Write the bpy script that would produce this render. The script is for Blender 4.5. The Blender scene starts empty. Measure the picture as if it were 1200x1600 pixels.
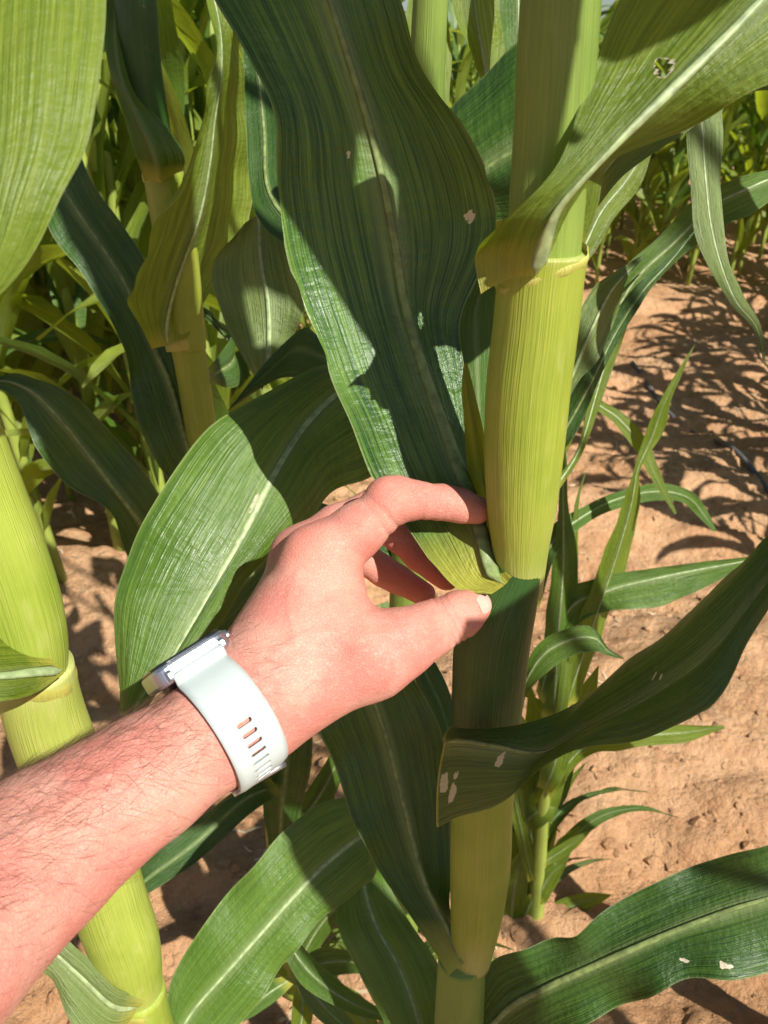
import bpy, math, random
import numpy as np
from mathutils import Vector
random.seed(4); RNG = np.random.default_rng(4)
C = bpy.context.scene.collection
scn = bpy.context.scene
R = math.radians
# ---------------------------------------------------------------- camera, light, exposure
CAMH = 1.15; PITCH = R(30); FPX = 1209.0
cd = bpy.data.cameras.new('camera'); cam = bpy.data.objects.new('camera', cd); C.objects.link(cam)
cam.location = (0, 0, CAMH); cam.rotation_euler = (R(90) - PITCH, 0, 0)
cd.sensor_fit = 'VERTICAL'; cd.sensor_height = 9.8; cd.sensor_width = 7.35; cd.lens = FPX / 1600 * 9.8
cd.clip_start = 0.01; cd.clip_end = 2000
cd.dof.use_dof = True; cd.dof.focus_distance = 0.40; cd.dof.aperture_fstop = 5.0
scn.camera = cam
SUN = Vector((0.46, -0.56, 0.69)).normalized()
world = bpy.data.worlds.new('World'); scn.world = world; world.use_nodes = True
wn = world.node_tree.nodes; wl = world.node_tree.links
sky = wn.new('ShaderNodeTexSky'); sky.sky_type = 'NISHITA'; sky.sun_disc = False
sky.sun_elevation = math.asin(SUN.z); sky.sun_rotation = math.atan2(SUN.x, SUN.y)
wn['Background'].inputs[1].default_value = 0.05
wl.new(sky.outputs[0], wn['Background'].inputs[0])
sl = bpy.data.lights.new('sun', 'SUN'); sl.energy = 5.0; sl.angle = R(0.55); sl.color = (1.0, 0.955, 0.88)
so = bpy.data.objects.new('sun', sl); C.objects.link(so); so.rotation_euler = SUN.to_track_quat('Z', 'Y').to_euler()
scn.view_settings.view_transform = 'Standard'; scn.view_settings.look = 'None'
scn.view_settings.exposure = 0.66; scn.view_settings.gamma = 1.0
try: scn.view_settings.use_curve_mapping = False
except Exception: pass
scn.cycles.max_bounces = 7; scn.cycles.transparent_max_bounces = 8

# ---------------------------------------------------------------- geometry helpers
CAM = np.array([0, 0, CAMH]); RT = np.array([1., 0, 0])
UP = np.array([0, math.sin(PITCH), math.cos(PITCH)]); FW = np.array([0, math.cos(PITCH), -math.sin(PITCH)])
def at(px, py, z):
    """point of the place seen in this direction at depth z (metres)"""
    return CAM + z * FW + (px - 600) / FPX * z * RT - (py - 800) / FPX * z * UP
def zf(py, D):
    """depth at image height py of an upright stem standing D metres ahead"""
    a = PITCH + math.atan((py - 800) / FPX)
    return D * (math.cos(PITCH) + math.sin(PITCH) * math.tan(a))
def upright(px, py, D): return at(px, py, zf(py, D))
def cam2w(P):
    P = np.asarray(P); return CAM + P[:, 2:3] * FW + P[:, 0:1] * RT - P[:, 1:2] * UP
def norm(v):
    v = np.asarray(v, float); n = np.linalg.norm(v, axis=-1, keepdims=True); return v / np.maximum(n, 1e-9)
def hsh(ix, iy, s):
    h = (ix * 374761393 + iy * 668265263 + s * 974634777) & 0xffffffff
    h = ((h ^ (h >> 13)) * 1274126177) & 0xffffffff
    return ((h ^ (h >> 16)) & 0xffff) / 65535.0
def vnoise(x, y, s=0):
    x = np.asarray(x, float); y = np.asarray(y, float)
    ix = np.floor(x).astype(np.int64); iy = np.floor(y).astype(np.int64); fx = x - ix; fy = y - iy
    fx = fx * fx * (3 - 2 * fx); fy = fy * fy * (3 - 2 * fy)
    a = hsh(ix, iy, s); b = hsh(ix + 1, iy, s); c = hsh(ix, iy + 1, s); d = hsh(ix + 1, iy + 1, s)
    return (a + (b - a) * fx) * (1 - fy) + (c + (d - c) * fx) * fy - 0.5
def ground_h(x, y):
    x = np.asarray(x, float); y = np.asarray(y, float)
    h = 0.035 * np.sin((y * 0.93 - x * 0.36 + 0.25 * vnoise(x * .7, y * .7, 3)) * 2 * math.pi / 0.85 + 1.0)
    h = h + 0.045 * np.abs(vnoise(x * 2.1 + y * .5, y * 4.6, 15)) + 0.05 * vnoise(x * 2.3, y * 2.9, 5) + 0.040 * vnoise(x * 5, y * 11, 6) + 0.026 * vnoise(x * 13, y * 22, 7)
    h = h + 0.011 * np.abs(vnoise(x * 42, y * 48, 8)) + 0.009 * vnoise(x * 95, y * 110, 9)
    return h - 0.01
def ground_at(px, py):
    d = at(px, py, 1.0) - CAM; t = -CAMH / d[2]; p = CAM + d * t
    p[2] = float(ground_h(p[0], p[1])); return p

def mk(name, verts, faces, mat, parent=None, uv=None, attr=None, smooth=True, origin=None, kind=None):
    verts = np.asarray(verts, float)
    off = np.array(parent['_o']) if (parent is not None and '_o' in parent) else np.zeros(3)
    if origin is not None: off = np.asarray(origin, float)
    me = bpy.data.meshes.new(name); me.from_pydata((verts - off).tolist(), [], [list(map(int, f)) for f in faces]); me.update()
    if uv is not None:
        ul = me.uv_layers.new(name='UVMap'); li = np.empty(len(me.loops), np.int32); me.loops.foreach_get('vertex_index', li)
        ul.data.foreach_set('uv', np.asarray(uv, np.float32)[li].ravel())
    if attr is not None:
        for k, v in attr.items():
            a = me.attributes.new(k, 'FLOAT', 'POINT'); a.data.foreach_set('value', np.asarray(v, np.float32))
    me.polygons.foreach_set('use_smooth', [smooth] * len(me.polygons))
    me.materials.append(mat)
    o = bpy.data.objects.new(name, me); C.objects.link(o)
    if parent is not None: o.parent = parent
    elif origin is not None: o.location = origin
    if parent is not None and '_o' in parent: o['_o'] = parent['_o']
    if kind: o['kind'] = kind
    return o
def empty(name, loc, label, cat, group=None):
    o = bpy.data.objects.new(name, None); C.objects.link(o); o.location = loc; o['_o'] = [float(v) for v in loc]
    o.empty_display_size = 0.05
    tag(o, label, cat, group); return o
def tag(o, label=None, cat=None, group=None):
    if label: o['label'] = label
    if cat: o['category'] = cat
    if group: o['group'] = group
def grid_faces(nr, nc, wrap=False, base=0):
    r = np.arange(nr - 1)[:, None]; c = np.arange(nc if wrap else nc - 1)[None, :]; c2 = (c + 1) % nc
    a = r * nc + c; b = r * nc + c2
    return (np.stack([a, b, b + nc, a + nc], -1).reshape(-1, 4) + base)
def catmull(P, n):
    P = np.asarray(P, float); m = len(P)
    t = np.linspace(0, m - 1 - 1e-9, n); i = t.astype(int); f = (t - i)[:, None]
    g = lambda k: P[np.clip(k, 0, m - 1)]
    p0 = np.where((i == 0)[:, None], 2 * P[0] - P[min(1, m - 1)], g(i - 1)); p1 = g(i); p2 = g(i + 1)
    p3 = np.where((i + 2 > m - 1)[:, None], 2 * P[-1] - P[-2], g(i + 2))
    return 0.5 * (2 * p1 + (p2 - p0) * f + (2 * p0 - 5 * p1 + 4 * p2 - p3) * f ** 2 + (3 * p1 - p0 - 3 * p2 + p3) * f ** 3)

# ---------------------------------------------------------------- materials
class NT:
    def __init__(s, name):
        s.m = bpy.data.materials.new(name); s.m.use_nodes = True; s.t = s.m.node_tree; s.t.nodes.clear()
        s.out = s.n('ShaderNodeOutputMaterial')
    def n(s, typ, inp=None, **kw):
        o = s.t.nodes.new(typ)
        for k, v in kw.items(): setattr(o, k, v)
        if inp:
            for k, v in inp.items(): s.set(o.inputs[k], v)
        return o
    def set(s, sock, v):
        if isinstance(v, bpy.types.NodeSocket): s.t.links.new(v, sock)
        elif isinstance(v, bpy.types.Node): s.t.links.new(v.outputs[0], sock)
        else:
            if isinstance(v, tuple) and len(v) == 3 and sock.type == 'RGBA': v = v + (1,)
            sock.default_value = v
    def math(s, op, a, b=0.0, c=None, clamp=False):
        o = s.n('ShaderNodeMath', operation=op, use_clamp=clamp); s.set(o.inputs[0], a); s.set(o.inputs[1], b)
        if c is not None: s.set(o.inputs[2], c)
        return o.outputs[0]
    def mix(s, f, a, b, blend='MIX'):
        o = s.n('ShaderNodeMix', data_type='RGBA', blend_type=blend); s.set(o.inputs[0], f); s.set(o.inputs[6], a); s.set(o.inputs[7], b)
        return o.outputs[2]
    def noise(s, vec, scale, detail=2.0, rough=0.5):
        o = s.n('ShaderNodeTexNoise', {'Scale': scale, 'Detail': detail, 'Roughness': rough}); s.set(o.inputs['Vector'], vec); return o.outputs[0]
    def ss(s, v, lo, hi, a=0.0, b=1.0):
        o = s.n('ShaderNodeMapRange', interpolation_type='SMOOTHSTEP'); s.set(o.inputs[0], v)
        for i, q in enumerate((lo, hi, a, b)): s.set(o.inputs[i + 1], q)
        return o.outputs[0]
    def bump(s, h, st, dist=0.001, nrm=None):
        o = s.n('ShaderNodeBump', {'Strength': st, 'Distance': dist}); s.set(o.inputs['Height'], h)
        if nrm is not None: s.set(o.inputs['Normal'], nrm)
        return o.outputs[0]
def scaled(t, vec, sc):
    o = t.n('ShaderNodeMapping'); t.set(o.inputs[0], vec); o.inputs['Scale'].default_value = sc; return o.outputs[0]

def leaf_mat(name, dark, light, trans, tw=0.3, rough=0.42, dust=1.0, rib=True):
    t = NT(name)
    uv = t.n('ShaderNodeTexCoord'); U = uv.outputs['UV']; O = uv.outputs['Object']
    c1 = t.noise(scaled(t, U, (13, 1.2, 1)), 1.0, 2.0)       # broad bands between the main veins
    c2 = t.noise(scaled(t, U, (52, 2.5, 1)), 1.0, 2.0)
    c3 = t.noise(scaled(t, U, (160, 5, 1)), 1.0, 1.0)
    big = t.noise(O, 14, 3)
    sx = t.n('ShaderNodeSeparateXYZ'); t.set(sx.inputs[0], U); au = t.math('ABSOLUTE', sx.outputs[0])
    wv = t.math('SINE', t.math('ADD', t.math('MULTIPLY', sx.outputs[0], 92.0), t.math('MULTIPLY', c1, 16.0)))
    vein = t.math('ADD', t.math('MULTIPLY', wv, .5), .5)
    f = t.math('ADD', t.ss(c1, .38, .66, 0, .45), t.ss(c2, .45, .62, 0, .5))
    f = t.math('ADD', f, t.math('MULTIPLY', t.math('SUBTRACT', big, .5), 0.9), clamp=True)
    col = t.mix(f, dark, light)
    col = t.mix(t.ss(c3, .55, .75, 0, .35), col, light)
    # dust and fine hairs: small pale flecks lying along the blade
    d1 = t.noise(scaled(t, U, (70, 420, 1)), 1.0, 3.0, .7)
    d2 = t.noise(O, 30, 2)
    fl = t.math('MULTIPLY', t.ss(d1, .64, .74), t.ss(d2, .42, .62, 0.0, .55 * dust))
    col = t.mix(fl, col, (.42, .46, .30))
    film = t.math('MULTIPLY', t.ss(t.noise(O, 22, 4, .65), .45, .72), 0.05 * dust)
    col = t.mix(film, col, (.36, .38, .27))
    col = t.mix(t.math('MULTIPLY', t.ss(vein, .45, .95), .26), col, light)
    col = t.mix(t.ss(au, .24, .01, 0, .6), col, (.24, .31, .13))
    col = t.mix(t.ss(au, .965, .995, 0, .35), col, (.36, .40, .18))
    at_ = t.n('ShaderNodeAttribute', attribute_name='mark')
    mkf = t.ss(t.math('ADD', at_.outputs['Fac'], t.math('MULTIPLY', t.math('SUBTRACT', t.noise(O, 420, 3, .7), .5), 1.5)), .48, .62)
    col = t.mix(mkf, col, (.60, .55, .40))
    ye = t.n('ShaderNodeAttribute', attribute_name='yel'); col = t.mix(ye.outputs['Fac'], col, (.50, .47, .07))
    gm = t.n('ShaderNodeNewGeometry')
    col = t.mix(t.math('MULTIPLY', gm.outputs['Backfacing'], .25), col, light)
    h = t.math('ADD', t.math('MULTIPLY', c2, .8), t.math('MULTIPLY', c3, .4))
    h = t.math('ADD', h, t.math('MULTIPLY', c1, 1.5)); h = t.math('ADD', h, t.math('MULTIPLY', vein, .35))
    nb = t.bump(h, .55, .0011)
    nb = t.bump(t.noise(scaled(t, U, (6, 26, 1)), 1.0, 3), .35, .003, nb)
    p = t.n('ShaderNodeBsdfPrincipled', {'Base Color': col, 'Roughness': t.ss(big, .3, .7, rough - .07, rough + .1), 'Normal': nb})
    p.inputs['Specular IOR Level'].default_value = .5
    tc = t.mix(f, tuple(x * .55 for x in trans), trans)
    tc = t.mix(mkf, tc, (.5, .42, .2))
    tr = t.n('ShaderNodeBsdfTranslucent', {'Color': tc, 'Normal': nb})
    ms = t.n('ShaderNodeMixShader', {0: tw, 1: p.outputs[0], 2: tr.outputs[0]})
    t.set(t.out.inputs[0], ms.outputs[0]); return t.m
def stalk_mat(name, a, b, streak, ribs=46, rough=.42, tw=.12):
    t = NT(name); tc = t.n('ShaderNodeTexCoord'); U = tc.outputs['UV']; O = tc.outputs['Object']
    c2 = t.noise(scaled(t, U, (ribs * 1.7, 1.0, 1)), 1.0, 1.0); c3 = t.noise(scaled(t, U, (ribs * 3.1, 6, 1)), 1.0, 1.0)
    big = t.noise(O, 24, 3)
    f = t.math('ADD', t.ss(c2, .34, .68, 0, .32), t.math('MULTIPLY', t.math('SUBTRACT', big, .34), 1.3), clamp=True)
    col = t.mix(f, a, b)
    col = t.mix(t.ss(t.noise(scaled(t, U, (9, 5, 1)), 1.0, 3), .52, .80, 0, .30), col, streak)
    fl = t.ss(t.noise(scaled(t, U, (60, 240, 1)), 1.0, 3, .7), .66, .74, 0, .6)
    col = t.mix(fl, col, (.62, .62, .42))
    br = t.ss(t.noise(O, 130, 3, .6), .70, .78, 0, .55); col = t.mix(br, col, (.30, .20, .07))
    at_ = t.n('ShaderNodeAttribute', attribute_name='mark'); col = t.mix(at_.outputs['Fac'], col, streak)
    h = t.math('ADD', c2, t.math('MULTIPLY', c3, .6)); nb = t.bump(h, .6, .0009)
    p = t.n('ShaderNodeBsdfPrincipled', {'Base Color': col, 'Roughness': rough, 'Normal': nb})
    tr = t.n('ShaderNodeBsdfTranslucent', {'Color': b, 'Normal': nb})
    ms = t.n('ShaderNodeMixShader', {0: tw, 1: p.outputs[0], 2: tr.outputs[0]}); t.set(t.out.inputs[0], ms.outputs[0]); return t.m
def plain(name, col, rough=.5, metal=0.0, bump=0.0, bs=200, var=.15, spec=.5):
    t = NT(name); O = t.n('ShaderNodeTexCoord').outputs['Object']; n = t.noise(O, bs, 4)
    c = t.mix(t.ss(n, .3, .7), tuple(x * (1 - var) for x in col), tuple(min(1, x * (1 + var)) for x in col))
    kw = {'Base Color': c, 'Roughness': rough, 'Metallic': metal}
    if bump: kw['Normal'] = t.bump(n, bump, .001)
    p = t.n('ShaderNodeBsdfPrincipled', kw); p.inputs['Specular IOR Level'].default_value = spec
    t.set(t.out.inputs[0], p.outputs[0]); return t.m

LM = {
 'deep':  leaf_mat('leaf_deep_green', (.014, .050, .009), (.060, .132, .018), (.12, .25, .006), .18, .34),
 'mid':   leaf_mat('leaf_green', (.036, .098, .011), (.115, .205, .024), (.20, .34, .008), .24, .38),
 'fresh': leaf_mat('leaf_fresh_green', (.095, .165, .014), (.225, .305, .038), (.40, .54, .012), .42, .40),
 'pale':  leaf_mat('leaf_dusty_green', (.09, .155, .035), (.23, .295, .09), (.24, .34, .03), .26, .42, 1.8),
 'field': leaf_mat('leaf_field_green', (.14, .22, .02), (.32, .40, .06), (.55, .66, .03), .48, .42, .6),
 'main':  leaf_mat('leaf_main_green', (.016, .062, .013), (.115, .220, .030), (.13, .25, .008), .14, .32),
 'shade': leaf_mat('leaf_shade_caster', (.030, .070, .010), (.08, .15, .02), (.10, .20, .01), .04, .42),  # lets little light through; only for the added leaves that block the sun
}
RIBM = plain('midrib_pale', (.26, .33, .15), .5, bump=.3, var=.25)
RIBD = plain('midrib_green', (.17, .225, .075), .45, bump=.3, var=.3)
STM = stalk_mat('sheath_yellow_green', (.225, .300, .030), (.385, .430, .058), (.50, .48, .20))
STI = stalk_mat('inner_stalk_olive', (.15, .235, .038), (.28, .38, .065), (.30, .37, .11), rough=.5)
STB = stalk_mat('sheath_bright', (.26, .35, .035), (.44, .51, .09), (.58, .58, .22))
STG = stalk_mat('dark_green_stalk_shaded_sheath', (.018, .062, .012), (.050, .135, .022), (.08, .16, .04))  # dark green stalk; also the main lower sheath with shade in its colour
STF = stalk_mat('field_stalk', (.22, .29, .05), (.38, .45, .08), (.4, .4, .18), ribs=20)
COL = stalk_mat('collar_yellow', (.38, .36, .07), (.56, .54, .13), (.34, .24, .07), ribs=30)

# ---------------------------------------------------------------- plant builders
def leaf_rows(L, M, Rr, nv, nu, wave, lam, arch, seed, rag=0.0, tipfade=True):
    L = catmull(L, nv); M = catmull(M, nv); Rr = catmull(Rr, nv)
    T = norm(np.gradient(M, axis=0)); S = norm(Rr - L); N = norm(np.cross(T, S))
    s = np.concatenate([[0], np.cumsum(np.linalg.norm(np.diff(M, axis=0), axis=1))])
    hw = np.linalg.norm(Rr - L, axis=1) / 2
    u = np.linspace(-1, 1, nu)
    rs = np.random.default_rng(seed); ph = rs.uniform(0, 6.28, 4)
    P = np.empty((nv, nu, 3)); 
    for j, uu in enumerate(u):
        a = abs(uu); E = L if uu < 0 else Rr
        k = 0 if uu < 0 else 1
        nick = 0
        if rag and a > .99: nick = rag * np.clip(vnoise(s * 90, s * 0 + k * 7 + seed, 2), 0, 1) * 2
        base = M + (E - M) * (a - nick if np.isscalar(nick) else (a - nick)[:, None])
        w = wave * (a ** 1.8) * (np.sin(2 * math.pi * s / lam + ph[k]) + .6 * np.sin(2 * math.pi * s / (lam * .53) + ph[k + 2])) * np.clip(hw / .02, 0, 1)
        w = w + arch * hw * (4 * a * (1 - a)) + .0012 * vnoise(s * 60, s * 0 + uu * 3 + seed, 4) * a
        P[:, j] = base + N * w[:, None]
    return P, s, u, N, S, M, hw
def add_leaf(parent, st, mat='mid', z=None, wave=.0022, lam=.09, arch=.10, seed=0, dens=1.0, rib=.0026, rag=0.0, holes=(), marks=(), ribmat=None, name='leaf', yel=.016):
    """st: rows (Lx,Ly,Mx,My,Rx,Ry,zM,dzL,dzR)"""
    L = np.array([at(s[0], s[1], s[6] + s[7]) for s in st]); M = np.array([at(s[2], s[3], s[6]) for s in st]); Rr = np.array([at(s[4], s[5], s[6] + s[8]) for s in st])
    return leaf3d(parent, L, M, Rr, mat, wave, lam, arch, seed, dens, rib, rag, holes, marks, ribmat, name, yel)
def leaf3d(parent, L, M, Rr, mat, wave, lam, arch, seed, dens, rib, rag=0, holes=(), marks=(), ribmat=None, name='leaf', yel=.016):
    ln = np.linalg.norm(np.diff(M, axis=0), axis=1).sum(); wd = np.linalg.norm(Rr - L, axis=1).max()
    nv = int(np.clip(ln / .0035 * dens, 24, 460)); nu = int(np.clip(wd / .0035 * dens, 8, 90)) | 1
    P, s, u, N, S, Mc, hw = leaf_rows(L, M, Rr, nv, nu, wave, lam, arch, seed, rag)
    V = P.reshape(-1, 3); F = grid_faces(nv, nu)
    UV = np.stack([np.tile(u, nv), np.repeat(s * 8 + seed * 3.7, nu)], 1)
    # image-plane distance to damage marks, measured on the blade
    mk_ = np.zeros(len(V))
    if holes or marks:
        q = V - CAM; dz = q @ FW; X = q @ RT / dz * FPX + 600; Y = -(q @ UP) / dz * FPX + 800
        for (hx, hy, a, b, ang) in marks:
            ca, sa = math.cos(ang), math.sin(ang); dx = (X - hx) * ca + (Y - hy) * sa; dy = -(X - hx) * sa + (Y - hy) * ca
            rr = np.sqrt((dx / a) ** 2 + (dy / b) ** 2) + .5 * vnoise(X / 6, Y / 6, 3)
            mk_ = np.maximum(mk_, np.clip((1.15 - rr) / .3, 0, 1))
        keep = np.ones(len(F), bool)
        for (hx, hy, rad) in holes:
            rr = np.hypot(X - hx, (Y - hy)) + rad * .5 * vnoise(X / 9, Y / 9, 5)
            mk_ = np.maximum(mk_, np.clip((rad * 1.45 - rr) / (rad * .4), 0, .9)); keep &= rr[F].mean(1) > rad
        F = F[keep]
    o = mk(name, V, F, LM[mat], parent, UV, {'mark': mk_, 'yel': np.repeat(np.clip(1 - s / yel, 0, 1) ** .8 * .9, nu)})
    if rib:
        n2 = max(12, nv // 2); idx = np.linspace(0, nv - 1, n2).astype(int)
        t = np.linspace(0, 1, n2); w = np.minimum(rib * (1 - .8 * t), hw[idx] * .35) * np.clip(t / .07, .05, 1)
        c = Mc[idx]; Sv = S[idx]; Nv = N[idx]; r0 = []
        for a, b in ((-1, 0), (-.5, .26), (0, .36), (.5, .26), (1, 0), (.5, -.3), (0, -.45), (-.5, -.3)):
            r0.append(c + Sv * (a * w)[:, None] + Nv * (b * np.minimum(w, .0026) + (0.0002 if b else 0))[:, None])
        RV = np.stack(r0, 1).reshape(-1, 3)
        mk('midrib', RV, grid_faces(n2, 8, True), ribmat or (RIBM if mat in ('pale', 'mid', 'fresh') else RIBD), o)
    return o
def tube(parent, pts, rads, mat, name, nc=40, n=None, seed=0, flute=0.0, top_tilt=None, mark=None):
    pts = np.asarray(pts, float); n = n or max(8, len(pts) * 8)
    Q = catmull(np.hstack([pts, np.asarray(rads, float)[:, None]]), n); c = Q[:, :3]; r = Q[:, 3]
    T = norm(np.gradient(c, axis=0)); A = norm(np.cross(T, np.array([0, 1.0, 0.13]))); B = np.cross(T, A)
    th = np.arange(nc) / nc * 2 * math.pi
    s = np.concatenate([[0], np.cumsum(np.linalg.norm(np.diff(c, axis=0), axis=1))])
    rr = r[:, None] * (1 + flute * np.cos(th * 2 + seed)[None] + .012 * vnoise(th[None] * 3 + seed, s[:, None] * 18, 5))
    V = c[:, None] + rr[..., None] * (np.cos(th)[None, :, None] * A[:, None] + np.sin(th)[None, :, None] * B[:, None])
    if top_tilt is not None:      # slanted upper rim
        k = np.clip(1 - s / .03, 0, 1)[:, None, None] if top_tilt[1] == 0 else np.clip(1 - (s[-1] - s) / .03, 0, 1)[:, None, None]
        V = V + k * T[:, None] * (top_tilt[0] * np.cos(th + top_tilt[2]))[None, :, None]
    UV = np.stack([np.tile(np.abs(np.linspace(-1, 1, nc)) * 1.0 + seed, n), np.repeat(s * 8, nc)], 1)
    V = V.reshape(-1, 3); F = [tuple(f) for f in grid_faces(n, nc, True)]
    F.append(tuple(range(nc - 1, -1, -1))); F.append(tuple(range((n - 1) * nc, n * nc)))
    return mk(name, V, F, mat, parent, UV, {'mark': np.zeros(len(V)) if mark is None else np.repeat(np.interp(np.linspace(0, 1, n), mark[0], mark[1]), nc)})
def stem(parent, pts, D, mat, name, **kw):
    P = []; Rd = []
    for (px, py, hw) in pts:
        z = zf(py, D); P.append(at(px, py, z)); Rd.append(hw * z / FPX)
    return tube(parent, P, Rd, mat, name, **kw)
def collar(parent, px, py, D, hw, drop, mat=COL, h=.006, seed=0):
    """the pale hinge where a blade leaves its sheath: a thick ring, slanted, higher on one side"""
    z = zf(py, D); c = at(px, py, z); r = hw * z / FPX; nc = 48; th = np.arange(nc) / nc * 6.2832
    prof = [(0, -h * .7), (.0002, -h * .4), (.0004, 0), (.0002, h * .4), (-.0004, h * .6)]
    V = []
    for (dr, dz) in prof:
        for t in th:
            rr = r + dr + .0004 * math.sin(9 * t + seed); V.append(c + np.array([math.cos(t) * rr, math.sin(t) * rr, dz + drop * math.cos(t) * z / FPX + .0008 * math.sin(3 * t + seed)]))
    UV = [(t, d * 50) for (_, d) in prof for t in th]
    return mk('collar', V, grid_faces(5, nc, True), mat, parent, UV, {'mark': np.zeros(len(V))})

# ================================================================ SETTING
def build_ground():
    def axis(lo, hi, fine0, fine1, d, g):
        a = list(np.arange(fine0, fine1, d)); s = d
        while a[-1] < hi: s *= g; a.append(a[-1] + s)
        s = d
        while a[0] > lo: s *= g; a.insert(0, a[0] - s)
        return np.array(a)
    xs = axis(-300, 300, -1.3, 2.6, .0105, 1.06); ys = axis(-60, 600, .15, 3.6, .0105, 1.05)
    X, Y = np.meshgrid(xs, ys); Z = ground_h(X, Y)
    fade = np.clip((np.hypot(X, Y) - 12) / 20, 0, 1); Z = Z * (1 - fade)
    V = np.stack([X, Y, Z], -1).reshape(-1, 3)
    t = NT('sandy_soil'); O = t.n('ShaderNodeTexCoord').outputs['Object']
    n1 = t.noise(O, 2.2, 5, .6); n2 = t.noise(O, 24, 5, .65); n3 = t.noise(O, 260, 4, .7)
    c = t.mix(t.ss(n1, .35, .65), (.50, .275, .135), (.60, .37, .205))
    c = t.mix(t.ss(n2, .42, .68, 0, .55), c, (.38, .185, .085))
    c = t.mix(t.ss(n3, .58, .72, 0, .5), c, (.70, .48, .32)); c = t.mix(t.ss(n3, .42, .30, 0, .55), c, (.20, .11, .06))
    v = t.n('ShaderNodeTexVoronoi', {'Scale': 75.0}); t.set(v.inputs['Vector'], O)
    h = t.math('ADD', t.math('MULTIPLY', n3, .35), t.math('MULTIPLY', n2, 1.0)); h = t.math('ADD', h, t.math('MULTIPLY', v.outputs[0], -.25))
    p = t.n('ShaderNodeBsdfPrincipled', {'Base Color': c, 'Roughness': .95, 'Normal': t.bump(h, 1.0, .018)}); p.inputs['Specular IOR Level'].default_value = .15
    t.set(t.out.inputs[0], p.outputs[0])
    mk('ground', V, grid_faces(len(ys), len(xs)), t.m, kind='structure')
    # clods and pebbles
    VV = []; FF = []
    ico = np.array([(0, 0, 1), (.89, 0, .45), (.28, .85, .45), (-.72, .53, .45), (-.72, -.53, .45), (.28, -.85, .45), (.72, .53, -.45), (-.28, .85, -.45), (-.89, 0, -.45), (-.28, -.85, -.45), (.72, -.53, -.45), (0, 0, -1)])
    fi = [(0,1,2),(0,2,3),(0,3,4),(0,4,5),(0,5,1),(1,6,2),(2,7,3),(3,8,4),(4,9,5),(5,10,1),(6,7,2),(7,8,3),(8,9,4),(9,10,5),(10,6,1),(11,7,6),(11,8,7),(11,9,8),(11,10,9),(11,6,10)]
    for i in range(14000):
        y = .3 + 4.6 * RNG.random() ** 1.5; x = (RNG.random() - .42) * (1.5 + 1.1 * y); s = .0018 + 0.013 * RNG.random() ** 5
        if vnoise(x * 3, y * 3, 12) < -.05 and RNG.random() < .75: continue
        g = float(ground_h(x, y)); b = len(VV)
        q = ico * s * (1 + .9 * (RNG.random((12, 1)) - .5)) * np.array([1.3 - .7 * RNG.random(), 1, .35 + .3 * RNG.random()]); VV.extend((q + (x, y, g + s * .05)).tolist()); FF.extend([(a + b, c_ + b, d + b) for a, c_, d in fi])
    o = mk('soil_clods', VV, FF, t.m, smooth=False, kind='stuff'); tag(o, 'small orange brown clods of dry sandy soil scattered on the ground', 'soil')
    VV = []; FF = []
    for i in range(2600):
        y = .4 + 3.4 * RNG.random() ** 1.3; x = (RNG.random() - .40) * (1.4 + 1.2 * y)
        if vnoise(x * 2.2, y * 2.2, 31) < -.02: continue
        a = RNG.random() * 6.28; ln = .008 + .05 * RNG.random() ** 2; w = .0006 + .0025 * RNG.random() ** 3
        d = np.array([math.cos(a), math.sin(a), 0]); e = np.array([-d[1], d[0], 0]); b = len(VV); c0 = np.array([x, y, float(ground_h(x, y)) + .002]); cv = (RNG.random() - .5) * .4
        for k in range(4):
            c_ = c0 + d * ln * (k / 3 - .5) + e * ln * cv * math.sin(k * 1.05); c_[2] = float(ground_h(c_[0], c_[1])) + .002 + .004 * RNG.random(); ww = w * (1, 1.4, 1.1, .2)[k]
            VV.append(c_ + e * ww); VV.append(c_ - e * ww + (0, 0, .001))
        FF.extend([(b + 2 * k, b + 2 * k + 1, b + 2 * k + 3, b + 2 * k + 2) for k in range(3)])
    o = mk('straw_litter', VV, FF, plain('dry_straw', (.55, .42, .26), .8, bump=.2), kind='stuff'); tag(o, 'dry straw and root bits strewn over the sandy soil', 'plant litter')
build_ground()
# buried drip hose
hp = [ground_at(*q) for q in ((985, 585), (1040, 630), (1090, 665), (1140, 705), (1200, 762), (1290, 850))]
for p in hp: p[2] += .006
hose = tube(None, hp, [.009] * 6, plain('hose_black', (.10, .10, .105), .35, var=.3), 'drip_hose', nc=12, n=40)
tag(hose, 'black drip irrigation hose half buried in the sandy furrow at right', 'hose')

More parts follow.
